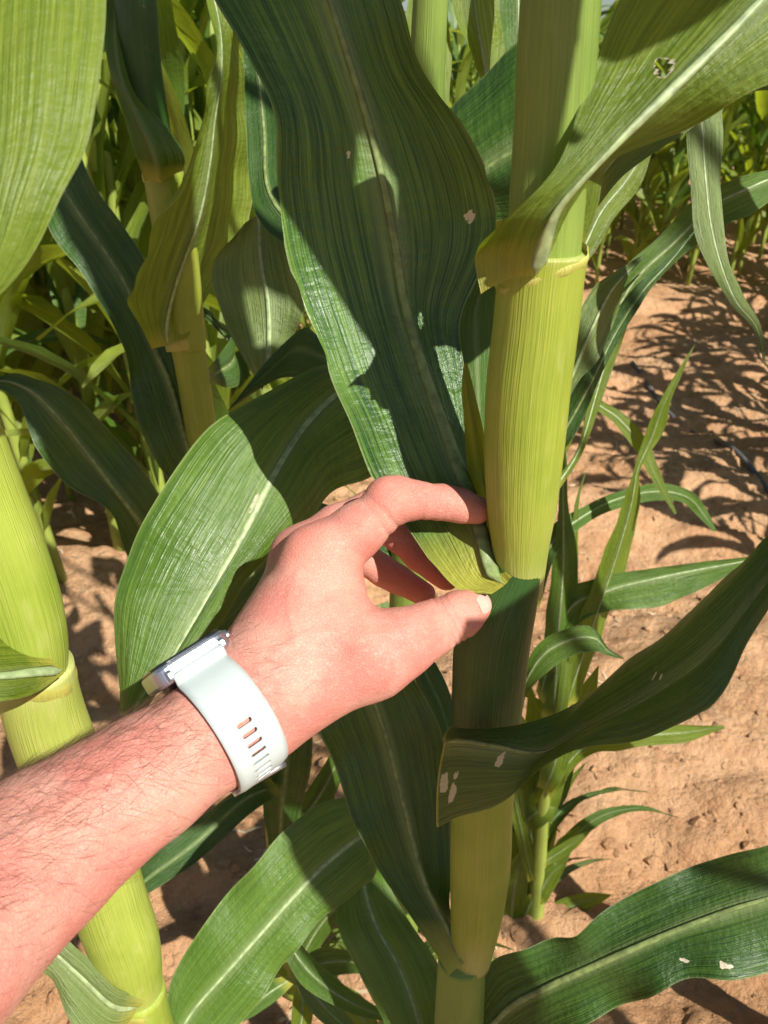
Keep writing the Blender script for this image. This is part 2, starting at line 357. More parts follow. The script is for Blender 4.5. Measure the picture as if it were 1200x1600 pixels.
# ================================================================ FIELD PLANTS (background)
def arc_leaf(base, az, el, ln, wd, bend, twist, nv=12, nu=5, seed=0):
    rs = np.random.default_rng(seed); c = np.array(base, float); pts = [c]; e = el; a = az
    for i in range(nv - 1):
        d = np.array([math.cos(a) * math.cos(e), math.sin(a) * math.cos(e), math.sin(e)]); c = c + d * ln / (nv - 1); pts.append(c)
        e -= bend / (nv - 1) * (.5 + 1.2 * i / nv); a += twist / nv
        e = max(e, -1.35)
    M = np.array(pts); T = norm(np.gradient(M, axis=0)); S = norm(np.cross(T, (0, 0, 1.0)) + np.array([1e-4, 0, 0]))
    tw = np.linspace(0, rs.uniform(-1.2, 1.2), nv)[:, None]; Nn = np.cross(S, T); S = S * np.cos(tw) + Nn * np.sin(tw); Nn = np.cross(S, T)
    t = np.linspace(0, 1, nv); w = wd / 2 * np.clip(np.minimum(.45 + 2.6 * t, 1) * (1 - t ** 2.6), .012, 1)
    u = np.linspace(-1, 1, nu); P = []
    for uu in u:
        P.append(M + S * (w * uu)[:, None] + Nn * (abs(uu) * w * .38 + .006 * abs(uu) * np.sin(t * 17 + seed + uu * 2))[:, None])
    V = np.stack(P, 1).reshape(-1, 3); UV = np.stack([np.tile(u, nv), np.repeat(t * ln * 8 + seed, nu)], 1)
    return V, grid_faces(nv, nu), UV
def field_plant(h, nl, lw, ll, seed, label, group, loc, sr=.011, nm='corn_plant'):
    rs = np.random.default_rng(seed); root = empty(nm, (0, 0, 0), label, 'corn plant', group)
    tube(root, [(0, 0, -.03), (.005, 0, h * .5), (.0, .01, h)], [sr * 1.15, sr, sr * .5], STF, 'stalk', nc=9, n=9, seed=seed)
    a0 = rs.uniform(0, 6.28)
    for i in range(nl):
        t = (i + .6) / nl
        V, F, UV = arc_leaf((0, 0, h * (.06 + .88 * t)), a0 + math.pi * i + rs.normal(0, .35), rs.uniform(1.1, 1.45), ll * rs.uniform(.7, 1.1) * (1 - .25 * abs(t - .5)), lw * rs.uniform(.75, 1.1), rs.uniform(.7, 2.3), rs.normal(0, .5), seed=int(rs.integers(99)))
        mk('leaf', V, F, LM['field' if rs.random() < .75 else 'mid'], root, UV, {'mark': np.zeros(len(V))})
    return root
def dup(root, loc, rz, sc, label, group=None):
    r = root.copy(); C.objects.link(r); r.location = loc; r.rotation_euler = (random.uniform(-.06, .06), random.uniform(-.06, .06), rz); r.scale = (sc, sc, sc); r['label'] = label
    if group: r['group'] = group
    for ch in root.children:
        c = ch.copy(); C.objects.link(c); c.parent = r
    return r
GL = 'corn plants of the dense stand at left'; GR = 'corn plants of the next row across the bare furrow'
LL = 'bright green corn plant in the dense sunlit stand behind the left stalks'
LR = 'leafy corn plant in the distant row beyond the bare sandy furrow'
protoL = [field_plant(1.35, 13, .078, .66, 20 + k, LL, GL, None, .012) for k in range(4)]
protoR = [field_plant(1.30, 15, .085, .62, 40 + k, LR, GR, None, .012) for k in range(4)]
def scatter(protos, spots, label, group, s0, s1):
    for i, (x, y) in enumerate(spots):
        p = protos[i % len(protos)]; sc = random.uniform(s0, s1); loc = (x, y, float(ground_h(x, y)))
        if i < len(protos):
            p.location = loc; p.scale = (sc,) * 3; p.rotation_euler = (0, 0, random.uniform(0, 6.28))
        else: dup(p, loc, random.uniform(0, 6.28), sc, label, group)
sp = []
for i in range(1200):
    y = random.uniform(1.55, 5.0); x = -y * .52 + random.uniform(-.35, y * .52 + .1)
    if x > -.05 - .04 * y: continue
    if all((x - a) ** 2 + (y - b) ** 2 > .15 ** 2 for a, b in sp): sp.append((x, y))
    if len(sp) >= 140: break
scatter(protoL, sp, LL, GL, .85, 1.12)
sp = []
for k in range(9):              # rows across the furrow, running left to right and away
    for i in range(44):
        x = -1.2 + i * .19 + random.uniform(-.06, .06); y = 4.75 + k * .6 - .42 * (x - 1.5) + random.uniform(-.08, .08)
        if x < -.3 and y < 5.0: continue
        if not (-.15 * y < x < .56 * y + .4): continue
        if k > 3 and random.random() < .35: continue
        sp.append((x, y))
sp = sp[:215]
scatter(protoR, sp, LR, GR, .85, 1.08)
for i in range(24):             # the row to the right of the path, its shade falls across the furrows
    y = 1.45 + i * .14 + random.uniform(-.05, .05); x = .60 * (.866 * y + .575) + .34 + random.uniform(0, .12)
    dup(protoR[i % 4], (x, y, float(ground_h(x, y))), random.uniform(0, 6.28), random.uniform(.7, .95), 'corn plant of the row that runs along the right edge of the sandy furrow', 'corn plants along the right edge')

# ================================================================ NEAR PLANTS
def plant(px, py, D, label, name='corn_plant', group=None):
    p = upright(px, py, D); p[2] = float(ground_h(p[0], p[1])); return empty(name, p, label, 'corn plant', group)
# ---- main plant
A = plant(735, 1600, .31, 'thick yellow green corn plant whose leaf base is pinched between the fingers'); DA = .31
stem(A, [(893, -150, 62), (880, -40, 62), (872, 60, 62), (864, 200, 60), (854, 330, 58), (848, 440, 54)], DA, STI, 'stalk', seed=1, flute=.04)
stem(A, [(850, 392, 70), (845, 430, 69), (838, 500, 68), (826, 600, 67), (819, 700, 63), (815, 790, 55), (813, 860, 44), (810, 925, 38)], DA, STM, 'sheath', seed=2, flute=.03, mark=([0, .05, .6, .85, 1], [.3, 0, 0, .1, .6]))
stem(A, [(812, 872, 41), (797, 905, 49), (780, 945, 57), (769, 1000, 58), (761, 1100, 54), (757, 1170, 48)], DA, STG, 'sheath', seed=5, flute=.03)  # shade on this sheath is painted in by the darker green
stem(A, [(759, 1135, 52), (755, 1200, 50), (752, 1280, 48), (750, 1350, 47), (744, 1430, 40), (735, 1500, 31)], DA, STM, 'sheath', seed=7, mark=([0, .8, 1], [0, 0, .7]))
stem(A, [(722, 1492, 37), (719, 1560, 38), (716, 1640, 40), (712, 1760, 42), (708, 1950, 44)], DA, STI, 'sheath', seed=9)
collar(A, 846, 418, DA, 69, 26, h=.0025)
# blade A: upper right
add_leaf(A, [(752, 460, 838, 430, 906, 402, .284, .014, .026), (745, 402, 848, 392, 915, 378, .276, .018, .028), (783, 357, 872, 330, 936, 322, .264, .002, .032), (862, 262, 930, 262, 958, 245, .256, .004, .030),
             (915, 140, 1030, 160, 1068, 205, .252, .014, .02), (958, 20, 1130, 60, 1160, 150, .250, .02, .005), (1010, -90, 1240, -50, 1290, 90, .250, .02, 0), (1100, -240, 1400, -180, 1420, -30, .26, .02, 0)],
         'fresh', seed=3, rib=.0036, dens=2.6, holes=[(1036, 104, 13)], marks=[(940, 10, 10, 6, 0)], ribmat=RIBM, wave=.0012)
add_leaf(A, [(905, 250, 915, 300, 925, 335, .36, .0, .0), (985, 165, 985, 220, 975, 275, .35, 0, 0), (1060, 110, 1080, 140, 1068, 208, .34, 0, 0), (1130, 70, 1150, 95, 1160, 148, .33, 0, 0), (1230, 30, 1230, 72, 1240, 138, .32, 0, 0), (1400, -20, 1400, 40, 1400, 110, .31, 0, 0)],
         'pale', seed=4, rib=.002, wave=.001)
# blade B: held in the fingers
add_leaf(A, [(768, 928, 788, 914, 800, 900, .356, .0, .0), (716, 923, 768, 890, 776, 874, .363, .0, .010), (676, 882, 755, 845, 764, 832, .368, .004, .010), (636, 822, 742, 795, 754, 788, .3755, .003, .010), (583, 748, 714, 722, 740, 712, .379, .002, .014),
             (548, 665, 686, 645, 731, 640, .382, -.008, .018), (515, 590, 658, 565, 724, 570, .384, -.02, .014), (483, 500, 632, 470, 722, 492, .384, -.022, .016), (450, 400, 617, 380, 778, 372, .376, -.022, .020),
             (430, 290, 600, 290, 770, 296, .366, -.02, .02), (428, 180, 575, 190, 722, 195, .354, -.018, .012), (385, 85, 545, 95, 662, 110, .342, -.01, .006), (332, -5, 515, 0, 628, 0, .332, -.004, 0), (270, -120, 470, -120, 600, -120, .325, 0, 0), (200, -300, 400, -300, 520, -300, .33, 0, 0)],
         'main', seed=5, rib=.0044, dens=1.9, rag=.03, wave=.0014, lam=.12, arch=.10, marks=[(734, 338, 8, 12, .3), (545, 240, 3, 8, .3)], ribmat=RIBD, yel=.04)
# blade C: dark right leaf folding over
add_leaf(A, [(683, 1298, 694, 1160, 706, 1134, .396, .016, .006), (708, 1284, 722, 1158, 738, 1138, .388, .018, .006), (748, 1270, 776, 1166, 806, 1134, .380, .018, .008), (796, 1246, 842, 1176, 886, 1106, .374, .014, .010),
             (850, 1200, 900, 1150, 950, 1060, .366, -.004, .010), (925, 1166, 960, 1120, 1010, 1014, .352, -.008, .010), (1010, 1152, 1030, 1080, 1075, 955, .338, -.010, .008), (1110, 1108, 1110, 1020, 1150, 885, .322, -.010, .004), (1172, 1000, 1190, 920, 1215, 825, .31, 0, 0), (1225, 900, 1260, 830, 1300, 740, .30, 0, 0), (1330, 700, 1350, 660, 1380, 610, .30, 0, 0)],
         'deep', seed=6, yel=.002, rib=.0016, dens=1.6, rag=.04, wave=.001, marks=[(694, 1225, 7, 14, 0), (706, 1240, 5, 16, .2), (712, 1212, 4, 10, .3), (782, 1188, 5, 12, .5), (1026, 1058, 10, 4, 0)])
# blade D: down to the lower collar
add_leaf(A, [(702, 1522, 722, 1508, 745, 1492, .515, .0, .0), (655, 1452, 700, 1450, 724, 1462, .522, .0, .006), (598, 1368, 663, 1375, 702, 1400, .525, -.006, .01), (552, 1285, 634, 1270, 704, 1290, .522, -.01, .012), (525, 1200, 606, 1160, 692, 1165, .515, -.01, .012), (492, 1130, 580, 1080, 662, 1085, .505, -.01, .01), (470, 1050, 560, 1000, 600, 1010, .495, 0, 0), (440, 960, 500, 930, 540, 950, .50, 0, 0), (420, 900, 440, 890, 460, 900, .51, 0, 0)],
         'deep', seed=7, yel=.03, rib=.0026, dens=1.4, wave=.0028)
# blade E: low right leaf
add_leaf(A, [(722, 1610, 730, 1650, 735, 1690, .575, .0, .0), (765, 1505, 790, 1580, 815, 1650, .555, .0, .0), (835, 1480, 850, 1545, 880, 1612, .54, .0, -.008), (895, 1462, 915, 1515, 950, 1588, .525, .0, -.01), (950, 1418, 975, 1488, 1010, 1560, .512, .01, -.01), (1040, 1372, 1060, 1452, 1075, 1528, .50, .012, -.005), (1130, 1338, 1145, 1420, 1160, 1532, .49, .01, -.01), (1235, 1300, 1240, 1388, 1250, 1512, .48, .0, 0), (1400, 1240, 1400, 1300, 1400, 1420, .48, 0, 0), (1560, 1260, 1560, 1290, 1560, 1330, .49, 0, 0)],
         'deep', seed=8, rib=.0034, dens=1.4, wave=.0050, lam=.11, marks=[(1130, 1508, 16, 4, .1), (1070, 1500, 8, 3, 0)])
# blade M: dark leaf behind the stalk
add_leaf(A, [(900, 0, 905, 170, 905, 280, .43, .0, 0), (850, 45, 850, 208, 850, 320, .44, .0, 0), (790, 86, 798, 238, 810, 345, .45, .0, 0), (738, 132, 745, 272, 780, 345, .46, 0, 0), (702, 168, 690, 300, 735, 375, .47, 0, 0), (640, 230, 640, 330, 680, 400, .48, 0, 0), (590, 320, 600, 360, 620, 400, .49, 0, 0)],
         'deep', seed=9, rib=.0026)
# ear shoot beside the stalk
add_leaf(A, [(752, 895, 772, 898, 792, 893, .362, 0.004, 0), (742, 820, 760, 815, 782, 810, .372, .004, -.004), (731, 740, 748, 735, 766, 730, .376, .004, -.004), (725, 660, 737, 660, 752, 658, .362, .002, .0), (722, 610, 730, 610, 741, 610, .352, 0, .002), (725, 568, 728, 568, 731, 570, .348, 0, 0)],
         'fresh', seed=10, rib=0, wave=.0005, name='ear_shoot', yel=.22, arch=.3)
add_leaf(A, [(766, 780, 772, 780, 778, 780, .366, 0, 0), (735, 700, 752, 700, 772, 700, .40, 0, 0), (718, 560, 745, 560, 775, 560, .42, 0, 0), (714, 500, 744, 480, 776, 452, .425, 0, 0), (740, 430, 765, 420, 790, 400, .43, 0, 0)],
         'mid', seed=11, rib=0, wave=.001)
# ---- left near plant
DB = .29
Bp = plant(190, 1500, DB, 'stout bright yellow green corn stalk passing behind the bare forearm')
stem(Bp, [(-150, 420, 60), (-100, 560, 62), (-55, 700, 64), (-8, 830, 66), (25, 930, 66), (44, 1000, 60), (56, 1060, 48)], DB, STB, 'sheath', seed=11, flute=.04)
stem(Bp, [(54, 1040, 56), (68, 1110, 58), (100, 1200, 58), (138, 1300, 57), (168, 1400, 55), (196, 1480, 51), (216, 1560, 36)], DB, STB, 'sheath', seed=13, flute=.03, mark=([0, .08, .9, 1], [.7, .2, 0, .3]))
stem(Bp, [(218, 1545, 38), (232, 1620, 40), (270, 1750, 42), (320, 1950, 45)], DB, STB, 'sheath', seed=15)
collar(Bp, 54, 1046, DB, 57, -22, h=.005, seed=5); collar(Bp, 216, 1556, DB, 39, -8, h=.006, seed=6)
add_leaf(Bp, [(100, 1052, 98, 1046, 60, 1000, .36, 0, 0), (60, 1080, 50, 1050, 20, 980, .345, 0, .01), (15, 1095, -5, 1055, -20, 975, .33, 0, .01), (-60, 1090, -80, 1040, -80, 960, .32, 0, 0), (-200, 1000, -220, 960, -220, 900, .30, 0, 0)],
         'fresh', seed=12, rib=.003, wave=.001)
add_leaf(Bp, [(230, 1560, 215, 1575, 190, 1610, .50, 0, 0), (182, 1540, 175, 1570, 160, 1640, .485, 0, 0), (130, 1490, 120, 1520, 105, 1585, .475, 0, 0), (92, 1462, 70, 1480, 75, 1530, .47, 0, 0), (40, 1450, 20, 1475, 38, 1515, .47, 0, 0), (-60, 1440, -60, 1470, -60, 1500, .48, 0, 0)],
         'pale', seed=13, rib=.0035, wave=.003)
add_leaf(Bp, [(-330, -400, -120, -420, 90, -420, .27, 0, 0), (-300, -220, -100, -240, 145, -230, .25, 0, 0), (-250, -60, -50, -60, 168, -50, .235, 0, 0), (-240, 80, -50, 90, 160, 90, .225, 0, 0), (-220, 220, -50, 230, 134, 225, .22, 0, 0), (-180, 340, -60, 345, 88, 335, .218, 0, 0), (-130, 440, -70, 440, 25, 430, .218, 0, 0), (-100, 520, -80, 520, -40, 505, .22, 0, 0), (-90, 600, -88, 600, -84, 600, .225, 0, 0)],
         'fresh', seed=14, rib=.003, wave=.0008, lam=.07, dens=1.4)
# ---- mid left plant
DC = .71
Cp = plant(340, 900, DC, 'slender corn plant with a twisted backlit leaf at upper left')
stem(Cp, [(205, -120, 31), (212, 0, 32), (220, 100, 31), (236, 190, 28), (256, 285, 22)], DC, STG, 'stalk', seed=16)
stem(Cp, [(252, 262, 30), (262, 300, 33), (275, 380, 32), (285, 460, 30), (296, 545, 26)], DC, STM, 'sheath', seed=17)
stem(Cp, [(290, 520, 27), (302, 590, 25), (318, 690, 24), (345, 800, 24), (372, 950, 24), (410, 1200, 24)], DC, STM, 'sheath', seed=18)
collar(Cp, 254, 270, DC, 31, 4, h=.006, seed=7); collar(Cp, 288, 530, DC, 29, 8, h=.008, seed=8)
add_leaf(Cp, [(238, 545, 262, 540, 292, 528, .705, 0, 0), (212, 500, 262, 500, 330, 455, .695, -.03, .03), (206, 455, 280, 430, 375, 395, .675, -.04, .06), (230, 385, 312, 340, 394, 330, .655, -.045, .08), (275, 310, 328, 260, 398, 250, .640, -.04, .08), (308, 235, 336, 190, 399, 180, .63, -.03, .07), (330, 150, 346, 120, 394, 105, .62, -.02, .05), (334, 70, 345, 50, 368, 50, .62, -.01, .02), (318, -20, 328, -30, 345, -20, .62, 0, 0), (300, -120, 305, -120, 310, -120, .62, 0, 0)],
         'fresh', seed=15, rib=.0028, wave=.003, dens=1.5)
add_leaf(Cp, [(226, 284, 252, 286, 286, 268, .635, 0, 0), (204, 215, 240, 240, 288, 242, .612, 0, .01), (178, 130, 212, 178, 262, 200, .600, 0, .02), (162, 60, 186, 105, 218, 140, .595, 0, .02), (166, 0, 180, 20, 196, 40, .595, 0, 0), (190, -70, 192, -70, 195, -70, .60, 0, 0)],
         'mid', seed=16, rib=0, wave=.0015)
add_leaf(Cp, [(300, 760, 310, 745, 320, 700, .80, 0, 0), (262, 748, 294, 700, 306, 690, .78, 0, 0), (215, 660, 266, 600, 292, 610, .76, -.01, 0), (200, 570, 234, 530, 275, 530, .745, -.01, .01), (172, 500, 200, 450, 238, 430, .735, -.01, .01), (128, 428, 160, 385, 190, 350, .73, 0, .01), (82, 368, 115, 320, 148, 292, .725, 0, 0), (50, 290, 80, 255, 120, 235, .73, 0, 0), (10, 190, 30, 170, 50, 160, .74, 0, 0)],
         'deep', seed=17, rib=.0035, wave=.003)
add_leaf(Cp, [(330, 960, 335, 940, 340, 920, .92, 0, 0), (262, 940, 275, 900, 290, 860, .86, 0, 0), (205, 880, 236, 838, 262, 800, .80, 0, 0), (172, 800, 190, 778, 226, 738, .76, 0, .01), (105, 758, 135, 706, 175, 678, .74, 0, .01), (58, 700, 88, 648, 120, 622, .72, 0, 0), (22, 622, 38, 605, 62, 594, .71, 0, 0), (-30, 612, -20, 600, 0, 588, .71, 0, 0), (-120, 680, -118, 670, -116, 660, .71, 0, 0)],
         'deep', seed=18, rib=.0032, wave=.002)
add_leaf(Cp, [(330, 600, 326, 590, 322, 580, .76, 0, 0), (372, 600, 365, 560, 362, 520, .80, 0, 0), (352, 530, 340, 510, 330, 490, .82, 0, 0), (300, 480, 302, 478, 305, 470, .83, 0, 0)],
         'deep', seed=19, rib=.002)
# ---- plant behind, between main and mid-left (its stalk stands behind the hanging leaf)
DD = .50
Dp = plant(628, 1500, DD, 'corn plant hidden behind the big hanging leaf with a broad sunlit leaf reaching left')
stem(Dp, [(680, -150, 26), (668, 100, 28), (655, 400, 29), (645, 700, 30), (636, 1000, 29), (626, 1400, 28), (618, 1700, 30)], DD, STI, 'stalk', seed=20)
add_leaf(Dp, [(620, 600, 640, 615, 655, 650, .52, 0, 0), (560, 568, 590, 585, 622, 690, .50, .0, 0), (490, 576, 530, 612, 584, 742, .485, .0, 0), (400, 622, 474, 668, 520, 768, .472, .0, .005), (322, 672, 428, 742, 478, 820, .458, .0, .012), (258, 758, 385, 826, 428, 862, .445, .0, .014), (207, 850, 340, 905, 384, 908, .432, .004, .012), (180, 940, 300, 975, 350, 968, .42, .006, .008), (181, 1030, 258, 1045, 300, 1032, .41, .008, .004), (188, 1110, 215, 1100, 245, 1085, .405, .004, 0), (195, 1160, 200, 1150, 206, 1150, .405, 0, 0)],
         'mid', seed=20, rib=.0042, dens=1.8, wave=.0012, lam=.06, arch=.16, marks=[(395, 790, 3, 30, .6)])
add_leaf(Dp, [(560, 560, 570, 590, 560, 650, .56, 0, 0), (500, 528, 510, 560, 490, 600, .55, 0, 0), (475, 512, 462, 545, 440, 590, .54, .0, .0), (432, 548, 420, 580, 400, 612, .535, 0, 0), (372, 620, 362, 632, 352, 646, .53, 0, 0)],
         'deep', seed=21, rib=.001)
add_leaf(Dp, [(410, 610, 413, 600, 418, 596, .60, 0, 0), (372, 545, 420, 545, 455, 530, .60, 0, 0), (342, 480, 418, 470, 474, 490, .60, .01, -.01), (329, 422, 408, 405, 462, 430, .60, .012, -.01), (352, 388, 405, 352, 445, 372, .60, .01, 0), (392, 345, 405, 330, 432, 325, .602, 0, 0), (420, 335, 430, 330, 450, 335, .64, 0, 0), (440, 380, 460, 380, 480, 380, .68, 0, 0)],
         'pale', seed=22, rib=.0024, wave=.002)
add_leaf(Dp, [(640, 1330, 632, 1300, 625, 1290, .68, 0, 0), (580, 1248, 585, 1295, 590, 1350, .655, .0, 0), (505, 1256, 518, 1342, 562, 1392, .64, .0, .0), (440, 1302, 462, 1398, 500, 1440, .63, .0, .0), (378, 1372, 405, 1462, 452, 1496, .62, .0, .0), (315, 1450, 350, 1524, 410, 1560, .61, .0, 0), (268, 1530, 300, 1582, 350, 1625, .605, 0, 0), (262, 1600, 275, 1630, 300, 1660, .60, 0, 0), (255, 1700, 258, 1702, 262, 1705, .60, 0, 0)],
         'mid', seed=23, rib=.0034, wave=.0035)
add_leaf(Dp, [(600, 1360, 612, 1352, 622, 1350, .70, 0, 0), (540, 1372, 570, 1370, 602, 1368, .68, .0, 0), (525, 1435, 585, 1440, 640, 1440, .665, .0, 0), (560, 1520, 625, 1515, 680, 1500, .65, .0, .0), (605, 1610, 655, 1600, 700, 1570, .64, .0, .0), (650, 1720, 680, 1710, 700, 1690, .64, 0, 0)],
         'mid', seed=24, rib=.0030, wave=.003)
add_leaf(Dp, [(700, 230, 702, 230, 704, 230, .62, 0, 0), (672, 150, 688, 140, 703, 150, .61, 0, .01), (640, 80, 670, 70, 703, 80, .60, 0, .02), (636, 20, 670, 10, 700, 0, .60, 0, .01), (650, -80, 680, -80, 700, -80, .60, 0, 0)],
         'fresh', seed=25, rib=.001, wave=.0015)
add_leaf(Dp, [(762, 140, 764, 140, 767, 138, .62, 0, 0), (738, 95, 755, 90, 790, 78, .61, 0, .02), (712, 20, 742, 15, 786, 8, .60, 0, .02), (695, -70, 735, -70, 770, -80, .60, 0, 0)],
         'fresh', seed=26, rib=.0014, wave=.0015)
add_leaf(Dp, [(800, 130, 805, 132, 810, 130, .58, 0, 0), (786, 60, 810, 60, 835, 70, .57, 0, 0), (780, -20, 810, -20, 840, -20, .57, 0, 0), (780, -100, 810, -100, 838, -100, .57, 0, 0)],
         'mid', seed=27, rib=.001)
add_leaf(Dp, [(560, 420, 570, 420, 580, 420, .55, 0, 0), (445, 380, 480, 370, 520, 340, .56, 0, 0), (395, 320, 420, 300, 450, 280, .58, 0, 0), (385, 200, 412, 200, 442, 200, .60, 0, 0), (380, 90, 400, 90, 425, 90, .61, 0, 0), (375, 0, 380, 0, 390, 0, .62, 0, 0)],
         'deep', seed=28, rib=.002)
add_leaf(Dp, [(635, 900, 640, 880, 645, 860, .60, 0, 0), (480, 900, 480, 840, 480, 780, .56, 0, 0), (380, 980, 390, 900, 400, 850, .53, 0, 0), (300, 1060, 330, 1010, 350, 950, .50, 0, 0), (270, 1120, 280, 1110, 290, 1100, .49, 0, 0)],
         'deep', seed=29, rib=.002)
add_leaf(Dp, [(640, 1010, 645, 1000, 650, 990, .66, 0, 0), (648, 1060, 664, 1050, 680, 1035, .62, 0, 0), (672, 1120, 690, 1105, 706, 1090, .60, 0, 0), (696, 1170, 705, 1160, 715, 1150, .59, 0, 0)],
         'deep', seed=30, rib=.001)
add_leaf(Dp, [(636, 1250, 640, 1240, 646, 1230, .78, 0, 0), (640, 1170, 668, 1160, 692, 1150, .74, 0, 0), (628, 1100, 660, 1090, 700, 1085, .71, 0, .01), (600, 1030, 630, 1020, 668, 1015, .70, 0, 0), (575, 950, 590, 945, 606, 940, .70, 0, 0)],
         'pale', seed=90, rib=.0018, wave=.003)
add_leaf(Dp, [(640, 1500, 648, 1510, 655, 1520, .86, 0, 0), (640, 1560, 672, 1545, 700, 1530, .84, 0, 0), (610, 1650, 640, 1650, 670, 1650, .82, 0, 0)],
         'mid', seed=91, rib=.0018, wave=.003)
# ---- plant right behind the main stalk
DE = .56
Ep = plant(735, 1600, DE, 'corn plant standing directly behind the main stalk with leaves fanning right')
stem(Ep, [(855, -150, 20), (840, 300, 21), (822, 700, 22), (790, 1000, 22), (764, 1300, 22), (735, 1640, 24), (722, 1800, 24)], DE, STI, 'stalk', seed=21)
add_leaf(Ep, [(850, 650, 860, 660, 868, 670, .60, 0, 0), (880, 575, 892, 590, 900, 602, .59, 0, 0), (893, 512, 918, 530, 934, 560, .58, .0, .01), (922, 455, 946, 470, 962, 500, .575, 0, .01), (955, 428, 968, 438, 980, 436, .57, 0, .0), (1000, 400, 1004, 402, 1006, 402, .575, 0, 0)],
         'pale', seed=31, rib=.0022, wave=.002)
add_leaf(Ep, [(850, 700, 860, 710, 868, 720, .62, 0, 0), (878, 630, 895, 650, 905, 668, .61, 0, 0), (905, 580, 925, 595, 945, 575, .60, 0, 0), (945, 510, 962, 520, 985, 500, .595, 0, 0), (990, 450, 1005, 455, 1022, 445, .59, 0, 0), (1040, 405, 1046, 410, 1052, 405, .59, 0, 0), (1085, 360, 1086, 361, 1087, 362, .59, 0, 0)],
         'deep', seed=32, rib=.0014, wave=.003)
add_leaf(Ep, [(868, 640, 876, 640, 884, 645, .66, 0, 0), (920, 500, 945, 520, 950, 560, .65, 0, 0), (965, 430, 990, 440, 985, 490, .64, 0, .0), (1030, 368, 1050, 382, 1040, 425, .63, 0, 0), (1090, 308, 1110, 325, 1112, 365, .62, 0, 0), (1150, 280, 1165, 296, 1172, 335, .61, 0, 0), (1220, 262, 1225, 275, 1230, 300, .61, 0, 0), (1300, 280, 1302, 282, 1305, 290, .61, 0, 0)],
         'mid', seed=33, rib=.0016, wave=.003)
add_leaf(Ep, [(850, 480, 856, 480, 862, 480, .72, 0, 0), (900, 380, 910, 390, 925, 400, .72, 0, 0), (925, 320, 940, 330, 960, 340, .72, 0, .0), (965, 270, 980, 280, 1000, 290, .72, 0, 0), (1020, 210, 1022, 214, 1025, 216, .72, 0, 0)],
         'fresh', seed=34, rib=.0014, wave=.003)
add_leaf(Ep, [(860, 760, 866, 764, 872, 768, .70, 0, 0), (902, 700, 905, 702, 912, 704, .70, 0, 0), (925, 600, 935, 604, 945, 610, .70, 0, .0), (948, 540, 955, 543, 968, 546, .70, 0, 0), (990, 470, 991, 470, 993, 472, .70, 0, 0)],
         'fresh', seed=35, rib=.001, wave=.002)
# ---- plant off to the right: its hanging leaf
Fp = plant(1420, 1200, .5, 'corn plant beyond the right edge whose narrow leaf hangs down tip first')
stem(Fp, [(1760, -150, 30), (1640, 300, 30), (1500, 900, 30), (1380, 1400, 30), (1330, 1700, 32)], .5, STM, 'stalk', seed=22)
add_leaf(Fp, [(1660, 120, 1680, 130, 1700, 160, .46, 0, 0), (1480, 10, 1480, 30, 1480, 90, .48, 0, 0), (1300, -10, 1310, 30, 1300, 90, .49, 0, 0), (1160, 60, 1180, 90, 1200, 130, .495, 0, 0), (1075, 150, 1100, 150, 1135, 165, .50, 0, 0), (1072, 215, 1098, 215, 1130, 215, .50, 0, 0), (1080, 300, 1104, 300, 1128, 290, .50, 0, 0), (1086, 362, 1112, 360, 1131, 352, .50, 0, 0), (1108, 420, 1128, 420, 1140, 410, .50, 0, 0), (1142, 475, 1150, 472, 1162, 462, .50, 0, 0), (1178, 515, 1182, 512, 1188, 508, .50, 0, 0), (1195, 572, 1196, 572, 1197, 571, .50, 0, 0)],
         'pale', seed=36, rib=.0015, wave=.0012, rag=.05)
# ---- young plant to the right of the main stalk
DG = .74
Gp = plant(840, 1410, DG, 'young corn plant with narrow upright leaves rising right of the main stalk')
stem(Gp, [(872, 1040, 8), (858, 1150, 10), (846, 1280, 11), (838, 1410, 13), (833, 1440, 14)], DG, STF, 'stalk', seed=23, nc=20)
add_leaf(Gp, [(872, 1100, 884, 1105, 900, 1100, .99, 0, 0), (900, 985, 922, 990, 945, 978, .93, .0, .02), (938, 880, 960, 880, 985, 862, .89, .0, .02), (972, 790, 986, 790, 1000, 780, .86, 0, .01), (990, 735, 996, 735, 1001, 732, .84, 0, 0), (1003, 690, 1016, 690, 1034, 680, .83, 0, .0), (1024, 640, 1036, 636, 1050, 625, .81, 0, 0), (1052, 590, 1058, 588, 1066, 582, .80, 0, 0), (1084, 540, 1085, 539, 1086, 538, .79, 0, 0)],
         'fresh', seed=37, rib=.001, wave=.001)
add_leaf(Gp, [(846, 1120, 865, 1124, 884, 1120, .99, 0, 0), (850, 1000, 872, 1000, 898, 990, .93, .0, .02), (862, 890, 880, 890, 902, 870, .90, .0, .0), (872, 800, 880, 800, 888, 790, .87, 0, .0), (874, 730, 879, 730, 886, 725, .85, 0, 0), (878, 668, 879, 668, 880, 668, .83, 0, 0)],
         'mid', seed=38, rib=.001, wave=.001)
add_leaf(Gp, [(866, 1130, 874, 1130, 884, 1130, .98, 0, 0), (884, 980, 892, 980, 902, 975, .94, .0, .0), (890, 880, 896, 880, 903, 870, .91, .0, .0), (898, 790, 901, 790, 905, 786, .89, 0, 0), (914, 738, 915, 738, 916, 737, .88, 0, 0)],
         'fresh', seed=39, rib=0, wave=.0008)
